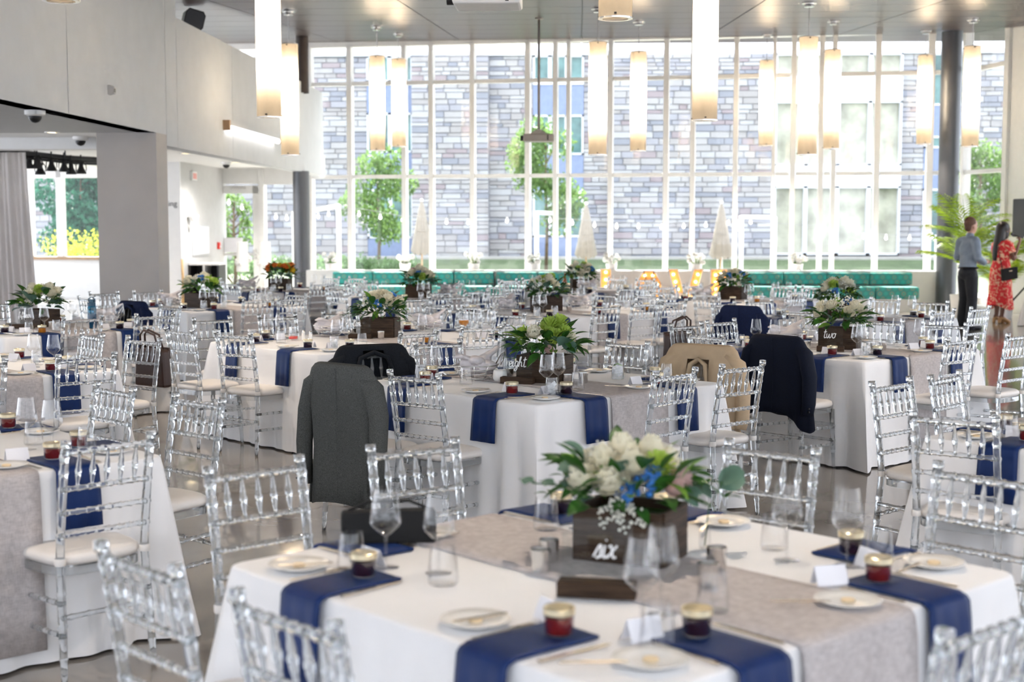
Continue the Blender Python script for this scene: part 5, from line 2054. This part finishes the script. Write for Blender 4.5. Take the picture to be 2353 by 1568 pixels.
def cluster(mt, n, r, s, seed):
    m = MB()
    rng = random.Random(seed)
    for i in range(n):
        a, z = rng.uniform(0, 6.28), rng.uniform(-.2, 1)
        q = math.sqrt(max(0, 1 - z * z))
        m.ball(Vector((q * math.cos(a), q * math.sin(a), z)) * r * rng.uniform(.7, 1.1), s * rng.uniform(.7, 1.2), 6, 4)
    return m.mesh('bloom', mt, True)


def leaf_mesh(mt, L, w, round_=False):
    m = MB()
    n = 6
    prof = []
    for i in range(n + 1):
        u = i / n
        ww = w * (math.sin(math.pi * u) ** (.5 if round_ else .9)) * (1 if round_ else (1.25 - .5 * u))
        z = .25 * L * u * (1 - u) - .12 * L * u * u
        prof.append([(u * L, -ww / 2, z + ww * .15), (u * L, 0, z), (u * L, ww / 2, z + ww * .15)])
    v = [p for r_ in prof for p in r_]
    f = [(i * 3 + j, i * 3 + j + 1, i * 3 + j + 4, i * 3 + j + 3) for i in range(n) for j in range(2)]
    m.add(v, f)
    return m.mesh('leaf', mt, True)


BL = {'cream': rose(M['cream']), 'mum': mum(M['mum']), 'creammum': mum(M['cream'], .05), 'blue': cluster(M['bluef'], 26, .03, .009, 1), 'breath': cluster(M['breath'], 30, .04, .0052, 2),
      'pink': rose(M['pinkf'], .028), 'orange': rose(M['orangef'], .042), 'yellow': rose(M['yellowf'], .036)}
LV = [leaf_mesh(M['leafd'], .085, .034), leaf_mesh(M['leafd'], .065, .022), leaf_mesh(M['leafe'], .058, .052, True), leaf_mesh(M['leafl'], .07, .028)]
BOXL, BOXD, BOXH = .25, .19, .145


def box_parts():
    m = MB().box(-BOXL / 2, BOXL / 2, -BOXD / 2, BOXD / 2, 0, .012).mesh('box_floor', M['boxwood'])
    fr = MB().box(-BOXL / 2, BOXL / 2, -.007, .007, 0, BOXH / 2 - .0015).mesh('plank', M['boxwood'])
    sd = MB().box(-.007, .007, -BOXD / 2 + .008, BOXD / 2 - .008, 0, BOXH / 2 - .0015).mesh('plank', M['boxwood'])
    return m, fr, sd


BXM = box_parts()
soil = MB().box(-BOXL / 2 + .015, BOXL / 2 - .015, -BOXD / 2 + .015, BOXD / 2 - .015, .09, .12).mesh('foam', M['leafd'])


def arrangement(tn, loc, rz, recipe, label, detail, scale=1.0, seed=1, explicit=None):
    rng = random.Random(seed)
    t = empty('flower_box', loc, rz)
    tag(t, label, 'centrepiece', 'flower boxes on the tables')
    t.scale = (scale,) * 3
    bo = obj('box', BXM[0], t)
    for z in (0, BOXH / 2):
        for y in (-BOXD / 2, BOXD / 2):
            obj('plank', BXM[1], bo, (0, y, z))
        for x in (-BOXL / 2, BOXL / 2):
            obj('plank', BXM[2], bo, (x, 0, z))
    obj('foam', soil, t)
    spots = []
    tot = sum(n for _, n in recipe)
    items = [k for k, n in recipe for _ in range(n)]
    rng.shuffle(items)
    for kind, dx, dy, dz, sk in (explicit or ()):
        q = Matrix.Rotation(-rz, 3, 'Z') @ Vector((dx, dy, 0))
        dz = dz * (.78 if tn == 'six' else .9)
        sk = sk * (.88 if tn == 'six' else 1.0)
        d = Vector((q.x, q.y, .12 + max(0, dz)))
        o = obj('bloom', BL[kind], t, (q.x, q.y, BOXH + dz), d.to_track_quat('Z', 'Y').to_euler(), (sk,) * 3)
    if explicit:
        items = []
    for i, kind in enumerate(items):
        u = (i + .5) / tot
        rr = math.sqrt(u)
        a = i * 2.39996 + seed
        x, y = .145 * rr * math.cos(a), .115 * rr * math.sin(a)
        z = BOXH + .045 + .115 * math.sqrt(max(0, 1 - .85 * u)) + rng.uniform(-.015, .02)
        tilt_ = rr * 1.05
        E_ = (Matrix.Rotation(a, 3, 'Z') @ Matrix.Rotation(tilt_, 3, 'Y') @ Matrix.Rotation(rng.uniform(0, 6), 3, 'Z')).to_euler()
        o = obj('bloom', BL[kind], t, (x, y, z), E_, (rng.uniform(.85, 1.2),) * 3)
    nl = 96 if detail else 90
    jm = MB()
    for i in range(nl):
        a = i * 2.39996
        el = rng.uniform(-.55, .95)
        r0 = rng.uniform(.09, .15)
        z0 = BOXH + rng.uniform(0.005, .09)
        k = rng.choices((0, 1, 2, 3), (4, 3, 2, 1.6))[0]
        p_ = Vector((r0 * 1.15 * math.cos(a), r0 * math.sin(a), z0 + .05 * max(0, el)))
        E_ = Euler((rng.uniform(-.5, .5), -el, a + rng.uniform(-.6, .6)))
        sc_ = rng.uniform(.9, 1.6)
        if detail:
            obj('leaf', LV[k], t, p_, E_, (sc_,) * 3)
        else:
            me = LV[k]
            Mx = E_.to_matrix() * sc_
            jm.add([p_ + Mx @ v.co for v in me.vertices], [tuple(q.vertices) for q in me.polygons], k)
    if not detail:
        stuff(jm.build('foliage', [M['leafd'], M['leafd'], M['leafe'], M['leafl']], t, smooth=True))
    # trailing sprigs
    for i in range(5 if detail else 3):
        a = rng.uniform(0, 6.28)
        L = rng.uniform(.12, .2)
        st = MB()
        b_ = Vector((.11 * math.cos(a), .1 * math.sin(a), BOXH + .03))
        pts = [b_ + Vector((math.cos(a) * L * u, math.sin(a) * L * u, .10 * u - .13 * u * u * rng.uniform(.3, 1.2))) for u in (0, .33, .66, 1)]
        st.tube(pts, .0022, 5)
        sp = st.build('sprig', M['leafd'], t)
        kk = rng.choice((1, 2, 1))
        for j in range(1, 4):
            for sg in (-1, 1):
                obj('leaf', LV[kk], sp, pts[j], (0, -.2, a + sg * .9), (.8,) * 3)
    return t


RECA = [('cream', 9), ('breath', 6), ('blue', 3), ('mum', 3), ('pink', 2), ('creammum', 1)]
RECB = [('mum', 6), ('cream', 3), ('breath', 4), ('creammum', 1), ('pink', 1)]
RECC = [('cream', 4), ('mum', 2), ('creammum', 2), ('breath', 5), ('blue', 1)]
RECD = [('creammum', 4), ('blue', 3), ('breath', 6), ('cream', 3)]
RECO = [('orange', 6), ('yellow', 4), ('mum', 2), ('pink', 2), ('blue', 1), ('creammum', 1)]
arrangement('six', (.15, 4.0, TH + .006), R(-24), RECA, 'near wooden flower box of cream roses and blue blooms, table six', True, 1.05, 2, [
    ('cream', -.115, -.05, .075, 1.25), ('cream', -.065, -.02, .125, 1.2), ('cream', -.02, .03, .155, 1.2), ('cream', -.05, -.10, .075, 1.25), ('cream', 0, -.06, .12, 1.25), ('cream', .05, .05, .15, 1.15),
    ('cream', -.10, .06, .10, 1.1), ('cream', .09, .05, .11, 1.1), ('mum', .068, -.04, .125, 1.25), ('mum', -.01, .09, .12, 1.1), ('blue', -.015, -.115, .055, 1.15), ('blue', .035, -.10, .085, 1.2), ('blue', .055, -.075, .12, .8),
    ('breath', -.055, -.135, -.01, 1.0), ('breath', -.005, -.14, -.02, 1.1), ('breath', -.03, -.13, .025, .9), ('breath', -.08, .02, .17, 1.0), ('breath', .13, -.01, .12, 1.0), ('breath', .10, .08, .15, 1.0),
    ('pink', .10, -.08, .06, 1.2), ('pink', .125, -.03, .08, 1.1), ('cream', .0, .0, .06, 1.3)])
arrangement('eight', (-.20, 8.52, TH + .006), R(-18), RECB, 'wooden flower box of lime green mums on table eight', True, 1.12, 3, [
    ('mum', .025, -.04, .165, 1.25), ('mum', .075, -.02, .175, 1.25), ('mum', .095, -.06, .12, 1.2), ('mum', -.105, -.05, .115, 1.1), ('mum', .05, -.09, .10, 1.2), ('mum', .0, .05, .13, 1.1), ('mum', -.06, .05, .11, 1.0),
    ('cream', -.05, -.10, .115, 1.05), ('cream', .12, -.05, .08, .95), ('breath', .13, .02, .09, 1.0), ('breath', -.02, -.13, .03, .7), ('breath', .09, .07, .16, 1.0), ('pink', .02, -.12, .03, .8)])
arrangement('two', (1.99, 10.9, TH + .006), R(-20), RECC, 'wooden flower box with eucalyptus on table two', True, 1.12, 4)
arrangement('ten', (-1.66, 11.85, TH + .006), R(-8), RECD, 'wooden flower box of pale mums and a blue cluster, table ten', True, 1.12, 5)
for tn, x, y, rz, rec, lab, sd in (
        ('een', -4.97, 12.9, -30, RECC, 'dark flower box of white blooms on the table by the curtain', 6),
        ('pillar', -4.3, 16.0, -30, RECC, 'flower box with yellow green top, table before the taupe pillar', 7),
        ('orange', -4.29, 20.3, -10, RECO, 'box of orange and yellow flowers on a back left table', 8),
        ('backleft', -2.06, 18.25, -10, RECA, 'flower box in front of the left teal bench', 9),
        ('nine', -.35, 15.45, 30, RECC, 'flower box of cream blooms on the long table behind eight', 10),
        ('beer', .04, 20.35, 10, RECC, 'cream flower dome on the beer bottle table', 11),
        ('letters', 1.95, 18.0, -30, RECD, 'flower box with a pale end below the light-up letter E', 12),
        ('behindtwo', 2.62, 14.5, 20, RECC, 'flower box just behind the one on table two', 13)):
    arrangement(tn, (x, y, TH + .006), R(rz), rec, lab, False, 1.12, sd)

# ------------------------------------------------------------------ table number signs in script lettering
GL = {
    't': (.62, [[(.28, 1.75), (.22, .9), (.2, .3), (.32, .02), (.6, .16)], [(-.02, 1.22), (.58, 1.32)]]),
    'w': (1.12, [[(0, .95), (.06, .4), (.2, .02), (.4, .2), (.52, .85), (.54, .3), (.72, .02), (.95, .3), (1.02, .95), (1.14, .85)]]),
    'o': (.75, [[(.62, .85), (.35, .98), (.1, .7), (.1, .25), (.35, 0), (.6, .3), (.62, .75), (.5, .95), (.8, .85)]]),
    'e': (.62, [[(0, .35), (.4, .55), (.5, .82), (.3, 1.0), (.1, .75), (.1, .25), (.3, 0), (.62, .22)]]),
    'i': (.42, [[(.12, .95), (.1, .3), (.2, .02), (.42, .2)], [(.16, 1.32), (.19, 1.4)]]),
    'g': (.72, [[(.58, .88), (.3, 1.0), (.08, .6), (.2, .1), (.5, .3), (.6, .95), (.55, .0), (.4, -.65), (.12, -.6), (.25, -.2), (.72, .2)]]),
    'h': (.78, [[(.02, .1), (.28, 1.3), (.3, 1.8), (.12, 1.5), (.1, 0), (.15, .6), (.4, .92), (.52, .6), (.52, .15), (.78, .15)]]),
    's': (.62, [[(.0, .1), (.38, 1.0), (.5, .55), (.45, .1), (.2, 0), (.62, .15)]]),
    'x': (.72, [[(0, .85), (.2, .9), (.4, .1), (.65, .1)], [(.62, .95), (.3, .5), (.02, .02)]]),
    'n': (.82, [[(.02, .95), (.12, .9), (.1, 0), (.16, .6), (.4, .95), (.52, .6), (.55, .1), (.82, .2)]]),
    'f': (.6, [[(0, .1), (.4, 1.4), (.35, 1.8), (.2, 1.4), (.18, -.5), (.35, -.3), (.3, .2), (.6, .3)]]),
    'v': (.65, [[(0, .95), (.2, .02), (.42, .6), (.48, 1.0), (.65, .9)]]),
}


def script_mesh(word, h):
    m = MB()
    x = 0
    for ch in word:
        w, strokes = GL[ch]
        for st in strokes:
            pts = []
            for i in range(len(st) - 1):
                p0 = st[max(0, i - 1)]
                p1, p2 = st[i], st[i + 1]
                p3 = st[min(len(st) - 1, i + 2)]
                for s in range(4):
                    u = s / 4
                    q = [.5 * ((2 * p1[k]) + (p2[k] - p0[k]) * u + (2 * p0[k] - 5 * p1[k] + 4 * p2[k] - p3[k]) * u * u + (3 * p1[k] - p0[k] - 3 * p2[k] + p3[k]) * u ** 3) for k in (0, 1)]
                    pts.append(q)
            pts.append(st[-1])
            m.tube([((x + q[0] + .15 * q[1]) * h, 0, q[1] * h) for q in pts], .07 * h + .0004, 6)
        x += w
    W = x * h
    m.v = [(a - W / 2, b_, c_) for a, b_, c_ in m.v]
    return m.mesh('lettering', M['ink'], True)


def sign(word, loc, rz, label, dx=0.0, h=.03):
    t = empty('table_sign', loc, R(rz))
    tag(t, label, 'table sign', 'clear table number signs')
    obj('base_block', bevel_mesh(MB().box(-.10, .10, -.03, .03, 0, .04).mesh('base_block', M['boxwood']), .003, 1, 'base_block'), t)
    MB().box(-.09, .09, -.002, .002, .03, .20).build('clear_plate', M['plate_ac'], t)
    obj('lettering', script_mesh(word, h), t, (dx, -.0045, .10))


sign('six', (.05, 3.56, TH + .006), -8, 'clear sign reading six on a dark wood block', .02, .034)
sign('eight', (-.36, 8.38, TH + .006), -14, 'clear sign reading eight on a dark wood block', .0, .034)
sign('two', (1.87, 10.62, TH + .006), -12, 'clear sign reading two on a dark wood block', -.01, .036)
sign('ten', (-1.80, 11.66, TH + .006), -8, 'clear sign with white script on the table with the blue cluster', -.03, .034)
sign('fifteen', (-5.02, 12.62, TH + .006), -10, 'clear sign ending in een on the table by the curtain', .02, .03)
sign('nine', (-.40, 15.18, TH + .006), 5, 'clear sign reading nine partly behind a leaf', .0, .03)

# ------------------------------------------------------------------ small tableware in the middle of the tables
VT = [('cup', MB().lathe([(.001, .003), (.024, .003), (.026, .006), (.029, .065), (.0275, .065), (.025, .012), (.001, .012)], 16).mesh('cup', M['silver'], 40)),
      ('candle', MB().lathe([(.023, .012), (.024, .04), (.001, .04)], 12).mesh('candle', M['cushion'], 40))]


def votive(x, y, label):
    put(VT, 'votive_cup', (x, y, TH + .006), 0, label, 'votive', 'silver votive cups')


votive(-.10, 3.80, 'silver votive cup left of the near flower box on table six')
votive(-.08, 3.92, 'taller looking silver votive close to the near flower box, table six')
votive(.34, 3.66, 'silver votive cup right of the near flower box, nearer the camera')
votive(.38, 3.85, 'silver votive cup right of the near flower box, farther back')
votive(-.06, 8.30, 'silver votive cup before the lime flower box on table eight')
votive(.03, 8.40, 'silver votive cup right of the lime flower box on table eight')
votive(-.42, 8.62, 'silver votive cup left of the lime flower box on table eight')
votive(2.17, 10.66, 'left one of two silver votives on table two')
votive(2.27, 10.70, 'right one of two silver votives on table two')
votive(1.72, 10.78, 'silver votive left of the sign on table two')
votive(-1.62, 11.58, 'silver votive before the flower box on table ten')
votive(-1.9, 11.9, 'silver votive left of the flower box on table ten')
votive(-4.75, 12.6, 'silver votive right of the flower box by the curtain')
votive(-4.6, 12.75, 'second silver votive right of the flower box by the curtain')
votive(-4.12, 15.85, 'silver votive beside the flower box before the taupe pillar')
votive(-.1, 15.3, 'silver votive right of the flower box on the long table')


def basket_parts(seed):
    wire = MB()
    for z, r in ((.012, .075), (.04, .092), (.065, .105), (.09, .115)):
        wire.tube([(r * 1.25 * math.cos(a), r * math.sin(a), z) for a in [2 * math.pi * i / 24 for i in range(25)]], .003, 5)
    for k in range(10):
        a = 2 * math.pi * k / 10
        wire.tube([(.07 * 1.25 * math.cos(a), .07 * math.sin(a), .004), (.117 * 1.25 * math.cos(a), .117 * math.sin(a), .095)], .0025, 5)
    hd = MB()
    hd.tube([(.14, -.05, .09), (.17, -.04, .15), (.18, 0, .165), (.17, .04, .15), (.14, .05, .09)], .004, 6)
    rng = random.Random(seed)
    ln = MB()
    for i in range(16):
        a = rng.uniform(0, 6.28)
        rr = rng.uniform(0, .08)
        ln.ball((rr * 1.3 * math.cos(a), rr * math.sin(a), rng.uniform(.05, .13)), rng.uniform(.03, .055), 8, 6, s=(1.2, 1, .7))
    ln.tube([(.02, .0, .12), (.12, .03, .17), (.16, .05, .2)], [.05, .035, .012], 8, flat=.4)
    ln.tube([(-.02, .0, .12), (-.11, -.03, .15), (-.15, -.02, .14)], [.05, .04, .015], 8, flat=.4)
    return [('wire_frame', wire.mesh('wire_frame', M['silver'], True)), ('handle', hd.mesh('handle', M['silver'], True)), ('linen_cloth', organic(ln, 'linen_cloth', M['napw'], .007, 1))]


M['napw'] = mat('pale_linen_bread_cloth', (0.66, 0.62, 0.63), 0.85, var=0.06, scale=20)
BKP = [basket_parts(1), basket_parts(2)]
for i, (x, y, rz, lab) in enumerate((
        (-.62, 8.58, 20, 'wire bread basket with a pale cloth on table eight'),
        (-2.10, 11.9, 40, 'bread basket with a pale cloth left of the box on table ten'),
        (-1.32, 12.45, 10, 'bread basket with a pale cloth right of the box on table ten'),
        (1.62, 11.2, 10, 'bread basket left of the flower box on table two'),
        (-4.72, 16.2, 0, 'bread basket left of the flowers before the taupe pillar'),
        (-4.75, 20.2, 15, 'bread basket left of the orange flowers'),
        (-.78, 15.25, 50, 'bread basket left of the flower box on the long table'),
        (.02, 15.85, -20, 'bread basket right of the flower box on the long table'),
        (-1.7, 18.5, 10, 'bread basket right of the flower box before the left bench'),
        (.12, 20.05, 0, 'bread basket under the cream flower dome'),
        (-4.45, 13.15, 0, 'bread basket right of the blooms by the curtain'),
        (1.55, 18.0, 0, 'bread basket left of the flower box below letter E'))):
    put(BKP[i % 2], 'bread_basket', (x, y, TH + .006), R(rz), lab, 'basket', 'wire bread baskets')

SH = [('body', MB().lathe([(.016, 0), (.018, .004), (.014, .05), (.012, .06)], 12, cap0=True).mesh('body', M['china'], 40)), ('cap', MB().lathe([(.0125, .06), (.013, .065), (.008, .078), (.001, .08)], 12).mesh('cap', M['silver'], True))]
for x, y, lab in ((-2.24, 11.47, 'salt shaker, left of the pair on table ten'), (-2.17, 11.41, 'pepper shaker, right of the pair on table ten'), (.30, 4.05, 'salt shaker beside the near flower box on table six')):
    put(SH, 'shaker', (x, y, TH + .006), 0, lab, 'shaker')
put([('jug', MB().lathe([(.001, .002), (.036, .002), (.044, .02), (.042, .055), (.038, .07), (.036, .07), (.040, .05), (.001, .01)], 18).mesh('jug', M['china'], True)),
     ('handle', MB().tube([(.04, 0, .055), (.065, 0, .05), (.066, 0, .03), (.043, 0, .02)], .005, 6).mesh('handle', M['china'], True))], 'cream_jug', (-.47, 8.5, TH + .006), 1.0, 'white china cream jug beside the bread basket on table eight', 'jug')
lime = put([('tumbler', TG[0][1]), ('drink', MB().lathe([(.001, .006), (.037, .008), (.036, .06), (.001, .06)], 14).mesh('drink', M['ice'], 40)), ('lime_slice', MB().tube([(-.03, 0, .085), (0, 0, .098), (.03, 0, .085)], [.006, .014, .006], 8, flat=.4).mesh('lime_slice', M['leafl'], True))], 'cocktail_glass', (.24, 8.62, TH + .006), 0, 'clear drink with a lime slice on table eight', 'drink')
M['pinkdrink'] = mat('red_drink', (0.70, 0.06, 0.05), 0.1, var=0.1)
put([('tumbler', TG[0][1]), ('drink', MB().lathe([(.001, .006), (.037, .008), (.039, .03), (.001, .03)], 14).mesh('drink', M['pinkdrink'], 40))], 'cocktail_glass', (-2.33, 11.5, TH + .006), 0, 'tumbler with a little red drink beside the shakers', 'drink')
put([('bowl', WG[0][1]), ('stem', WG[1][1]), ('foot', WG[2][1]), ('drink', MB().lathe([(.004, .092), (.02, .1), (.037, .118), (.043, .129), (.041, .15), (.001, .15)], 16).mesh('drink', M['jam2'], 50))], 'wine_glass', (-.95, 11.75, TH + .006), 0, 'wine glass of amber drink on the right end of table ten', 'drink')
BT = [('glass_bottle', MB().lathe([(.001, .001), (.030, .001), (.031, .01), (.031, .11), (.026, .14), (.014, .17), (.012, .215), (.014, .22), (.014, .23), (.001, .23)], 14).mesh('glass_bottle', M['beer'], True)),
      ('paper_label', MB().lathe([(.0315, .035), (.0315, .085)], 14).mesh('paper_label', M['palewood'], True))]
for x, y, lab in ((-.45, 20.6, 'amber beer bottle, left one of two on a back table'), (-.2, 20.75, 'amber beer bottle, right one of two on a back table')):
    put(BT, 'beer_bottle', (x, y, TH + .006), 0, lab, 'bottle', 'amber beer bottles')
put([('flask', MB().lathe([(.001, .001), (.038, .001), (.04, .01), (.04, .19), (.034, .205)], 18).mesh('flask', M['bottle'], True)),
     ('water', MB().lathe([(.001, .004), (.036, .006), (.037, .13), (.001, .13)], 16).mesh('water', mat('blue_tinted_water', (.05, .20, .30), .2, var=.1), 40)),
     ('screw_cap', MB().lathe([(.036, .205), (.036, .235), (.022, .24), (.022, .265), (.001, .265)], 16).mesh('screw_cap', M['bottlecap'], 40)),
     ('carry_loop', MB().tube([(-.025, 0, .24), (-.028, 0, .27), (0, 0, .285), (.028, 0, .27), (.025, 0, .24)], .005, 6).mesh('carry_loop', M['bottlecap'], True))], 'water_bottle', (-4.40, 12.66, TH + .006), 0, 'blue plastic water bottle on the table by the curtain', 'bottle')
# bud vase with round leaf on table six
bv = empty('bud_vase', (.37, 4.1, TH + .006))
tag(bv, 'small clear bud vase with a round eucalyptus sprig, table six', 'vase')
MB().lathe([(.001, .002), (.016, .002), (.018, .02), (.014, .08), (.016, .09)], 12).build('vase', M['thin'], bv, smooth=True)
MB().tube([(0, 0, .01), (.01, 0, .12), (.05, .0, .2)], .002, 5).build('stem', M['leafd'], bv)
for p_, a, s in (((.04, 0, .18), .3, 1.5), ((.02, 0, .15), 2.6, 1.2), ((.05, 0, .2), -.6, 1.3)):
    obj('leaf', LV[2], bv, p_, (.9, -.5, a), (s,) * 3)
# black clutch on table six
ck = empty('clutch_bag', (-.56, 4.14, TH + .006), R(12))
tag(ck, 'black leather clutch bag at the back edge of table six', 'bag')
obj('body', bevel_mesh(MB().box(-.14, .14, -.03, .03, 0, .10).mesh('body', M['blackmat']), .012, 2, 'body'), ck)
MB().box(-.135, .135, -.037, -.031, .035, .10).build('flap', M['blackmat'], ck)
MB().tube([(-.12, 0, .1), (-.06, 0, .125), (.06, 0, .125), (.12, 0, .1)], .005, 6).build('strap', M['blackmat'], ck)


# ------------------------------------------------------------------ jackets over chair backs
def jacket(key, mt, zb, label, front=False, wide=1.0, drop=.0, lining=None, gap=.12, gz=.905):
    x, y, rz = SPECIAL[key]
    t = empty('jacket', (x, y, 0), rz)
    tag(t, label, 'jacket', 'jackets hung over chair backs')
    lv = [(.940, .150, .012), (.948, .165, .022), (.940, .185, .034), (.915, .208, .045), (.86, .232, .055), (.76, .238, .062), (.62, .236, .066), (.48, .238, .07), (.34, .246, .078), (.2, .25, .085)]
    lv = [l for l in lv if l[0] > zb + .04] + [(zb, lv[-1][1] + .004, .085)]
    n = 48
    v, f = [], []
    for (z, w, d) in lv:
        for k in range(n):
            a = 2 * math.pi * k / n
            c, s = math.cos(a), math.sin(a)
            X = math.copysign(abs(c) ** .6, c) * w * wide
            Y = math.copysign(abs(s) ** .7, s) * d
            low = max(0, (.85 - z) / .6)
            Y += .017 * low * math.sin(5 * a + z * 6) + .008 * low * math.sin(11 * a)
            zz = z
            if z == zb:
                zz += .02 * math.sin(3 * a) - drop * max(0, c) ** 2
            v.append((X, post_y(min(max(z, .5), .92)) + Y * (1 + .35 * low * (s < 0)), zz))
    for i in range(len(lv) - 1):
        for k in range(n):
            q = [i * n + k, (i + 1) * n + k, (i + 1) * n + (k + 1) % n, i * n + (k + 1) % n]
            if front:
                cx = sum(v[j][0] for j in q) / 4
                cz = sum(v[j][2] for j in q) / 4
                sy_ = math.sin(2 * math.pi * (k + .5) / n)
                if sy_ > 0 and abs(cx) < gap * math.sqrt(max(0, min(1, (gz - cz) / .12))):
                    continue
            f.append(tuple(q))
    f.append(tuple(reversed(range(n))))
    m = MB()
    m.add(v, f)
    obj('body_shell', solid_mesh(m.mesh('body_shell', mt, True), .006, 'body_shell'), t)
    for sg in (-1, 1):
        s = MB()
        yb = post_y(.86)
        end = max(zb + .02, .26)
        fy = .05 if front else -.03
        s.tube([(sg * .17, yb, .885), (sg * .222 * wide, yb - .005, .83), (sg * .262 * wide, yb + fy * .3, .68), (sg * .27 * wide, yb + fy * .8, .50), (sg * .262 * wide, yb + fy, end)], [.045, .062, .060, .054, .047], 14, flat=.75)
        so = s.build('sleeve', mt, t, smooth=True)
        for b_ in range(2):
            MB().ball((sg * .262 * wide + sg * .035, yb + fy - .03, end + .03 + .022 * b_), .007, 8, 5).build('button', M['black'], so)
    if front:
        cl = MB()
        dz = gz - .905
        cl.tube([(-gap * 1.05, post_y(.7) + .075, .60), (-gap * 1.03, post_y(.8) + .068, .76 + dz), (-gap * .74, post_y(.88) + .062, .87 + dz), (0, post_y(.9) + .055, .905 + dz), (gap * .74, post_y(.88) + .062, .87 + dz), (gap * 1.03, post_y(.8) + .068, .76 + dz), (gap * 1.05, post_y(.7) + .075, .60)], [.012, .022, .026, .024, .026, .022, .012], 8, flat=.6)
        cl.build('collar', mt, t, smooth=True)
        if lining:
            MB().grid(lambda u, w: ((u - .5) * .3, post_y(.8) - .04 + .0 * w, .9 - .38 * w), 4, 6).build('lining', lining, t)
    else:
        MB().tube([(0, post_y(.93) - .05, .93), (0, post_y(.8) - .066, .8), (0, post_y(.6) - .09, .6), (0, post_y(.5) - .11, zb + .05)], .0025, 4).build('back_seam', mt, t)


jacket('jgray', M['greywool'], .17, 'grey wool jacket over a chair at table eight, back towards the camera', wide=1.08)
jacket('jdark', M['darkwool'], .45, 'charcoal jacket over a chair with its collar open to the camera', True, wide=1.08)
jacket('jbeige', M['beige'], .42, 'beige jacket over a chair on the far side of table eight', True, wide=1.12, gap=.07, gz=.86)
jacket('jnavyb', M['navywool'], .40, 'large navy jacket over a chair at table two', drop=.1, wide=1.04)
jacket('jnavys', M['navyknit'], .46, 'navy jacket over a chair at the table behind table two')
jacket('j9', M['navyknit'], .5, 'navy jacket over a chair at the table by the curtain', True, lining=M['blackmat'])


def handbag(key, label, mt):
    x, y, rz = SPECIAL[key]
    t = empty('handbag', (x, y, 0), rz)
    tag(t, label, 'bag')
    obj('body', bevel_mesh(MB().prism([(-.17, .56), (.17, .56), (.15, .83), (-.15, .83)], -.36, -.285).mesh('body', mt), .02, 2, 'body'), t)
    MB().box(-.14, .14, -.368, -.355, .76, .84).build('flap', mt, t)
    for yy in (-.34, -.30):
        MB().tube([(-.10, yy, .82), (-.08, yy + .02, .93), (0, yy + .05, .965), (.08, yy + .02, .93), (.10, yy, .82)], .008, 6).build('handle', M['brownbag'], t, smooth=True)


handbag('c4', 'dark brown handbag hung on a chair at the second left table', M['brownbag'])
handbag('c52', 'brown handbag strap over a chair at table two', M['brownbag'])
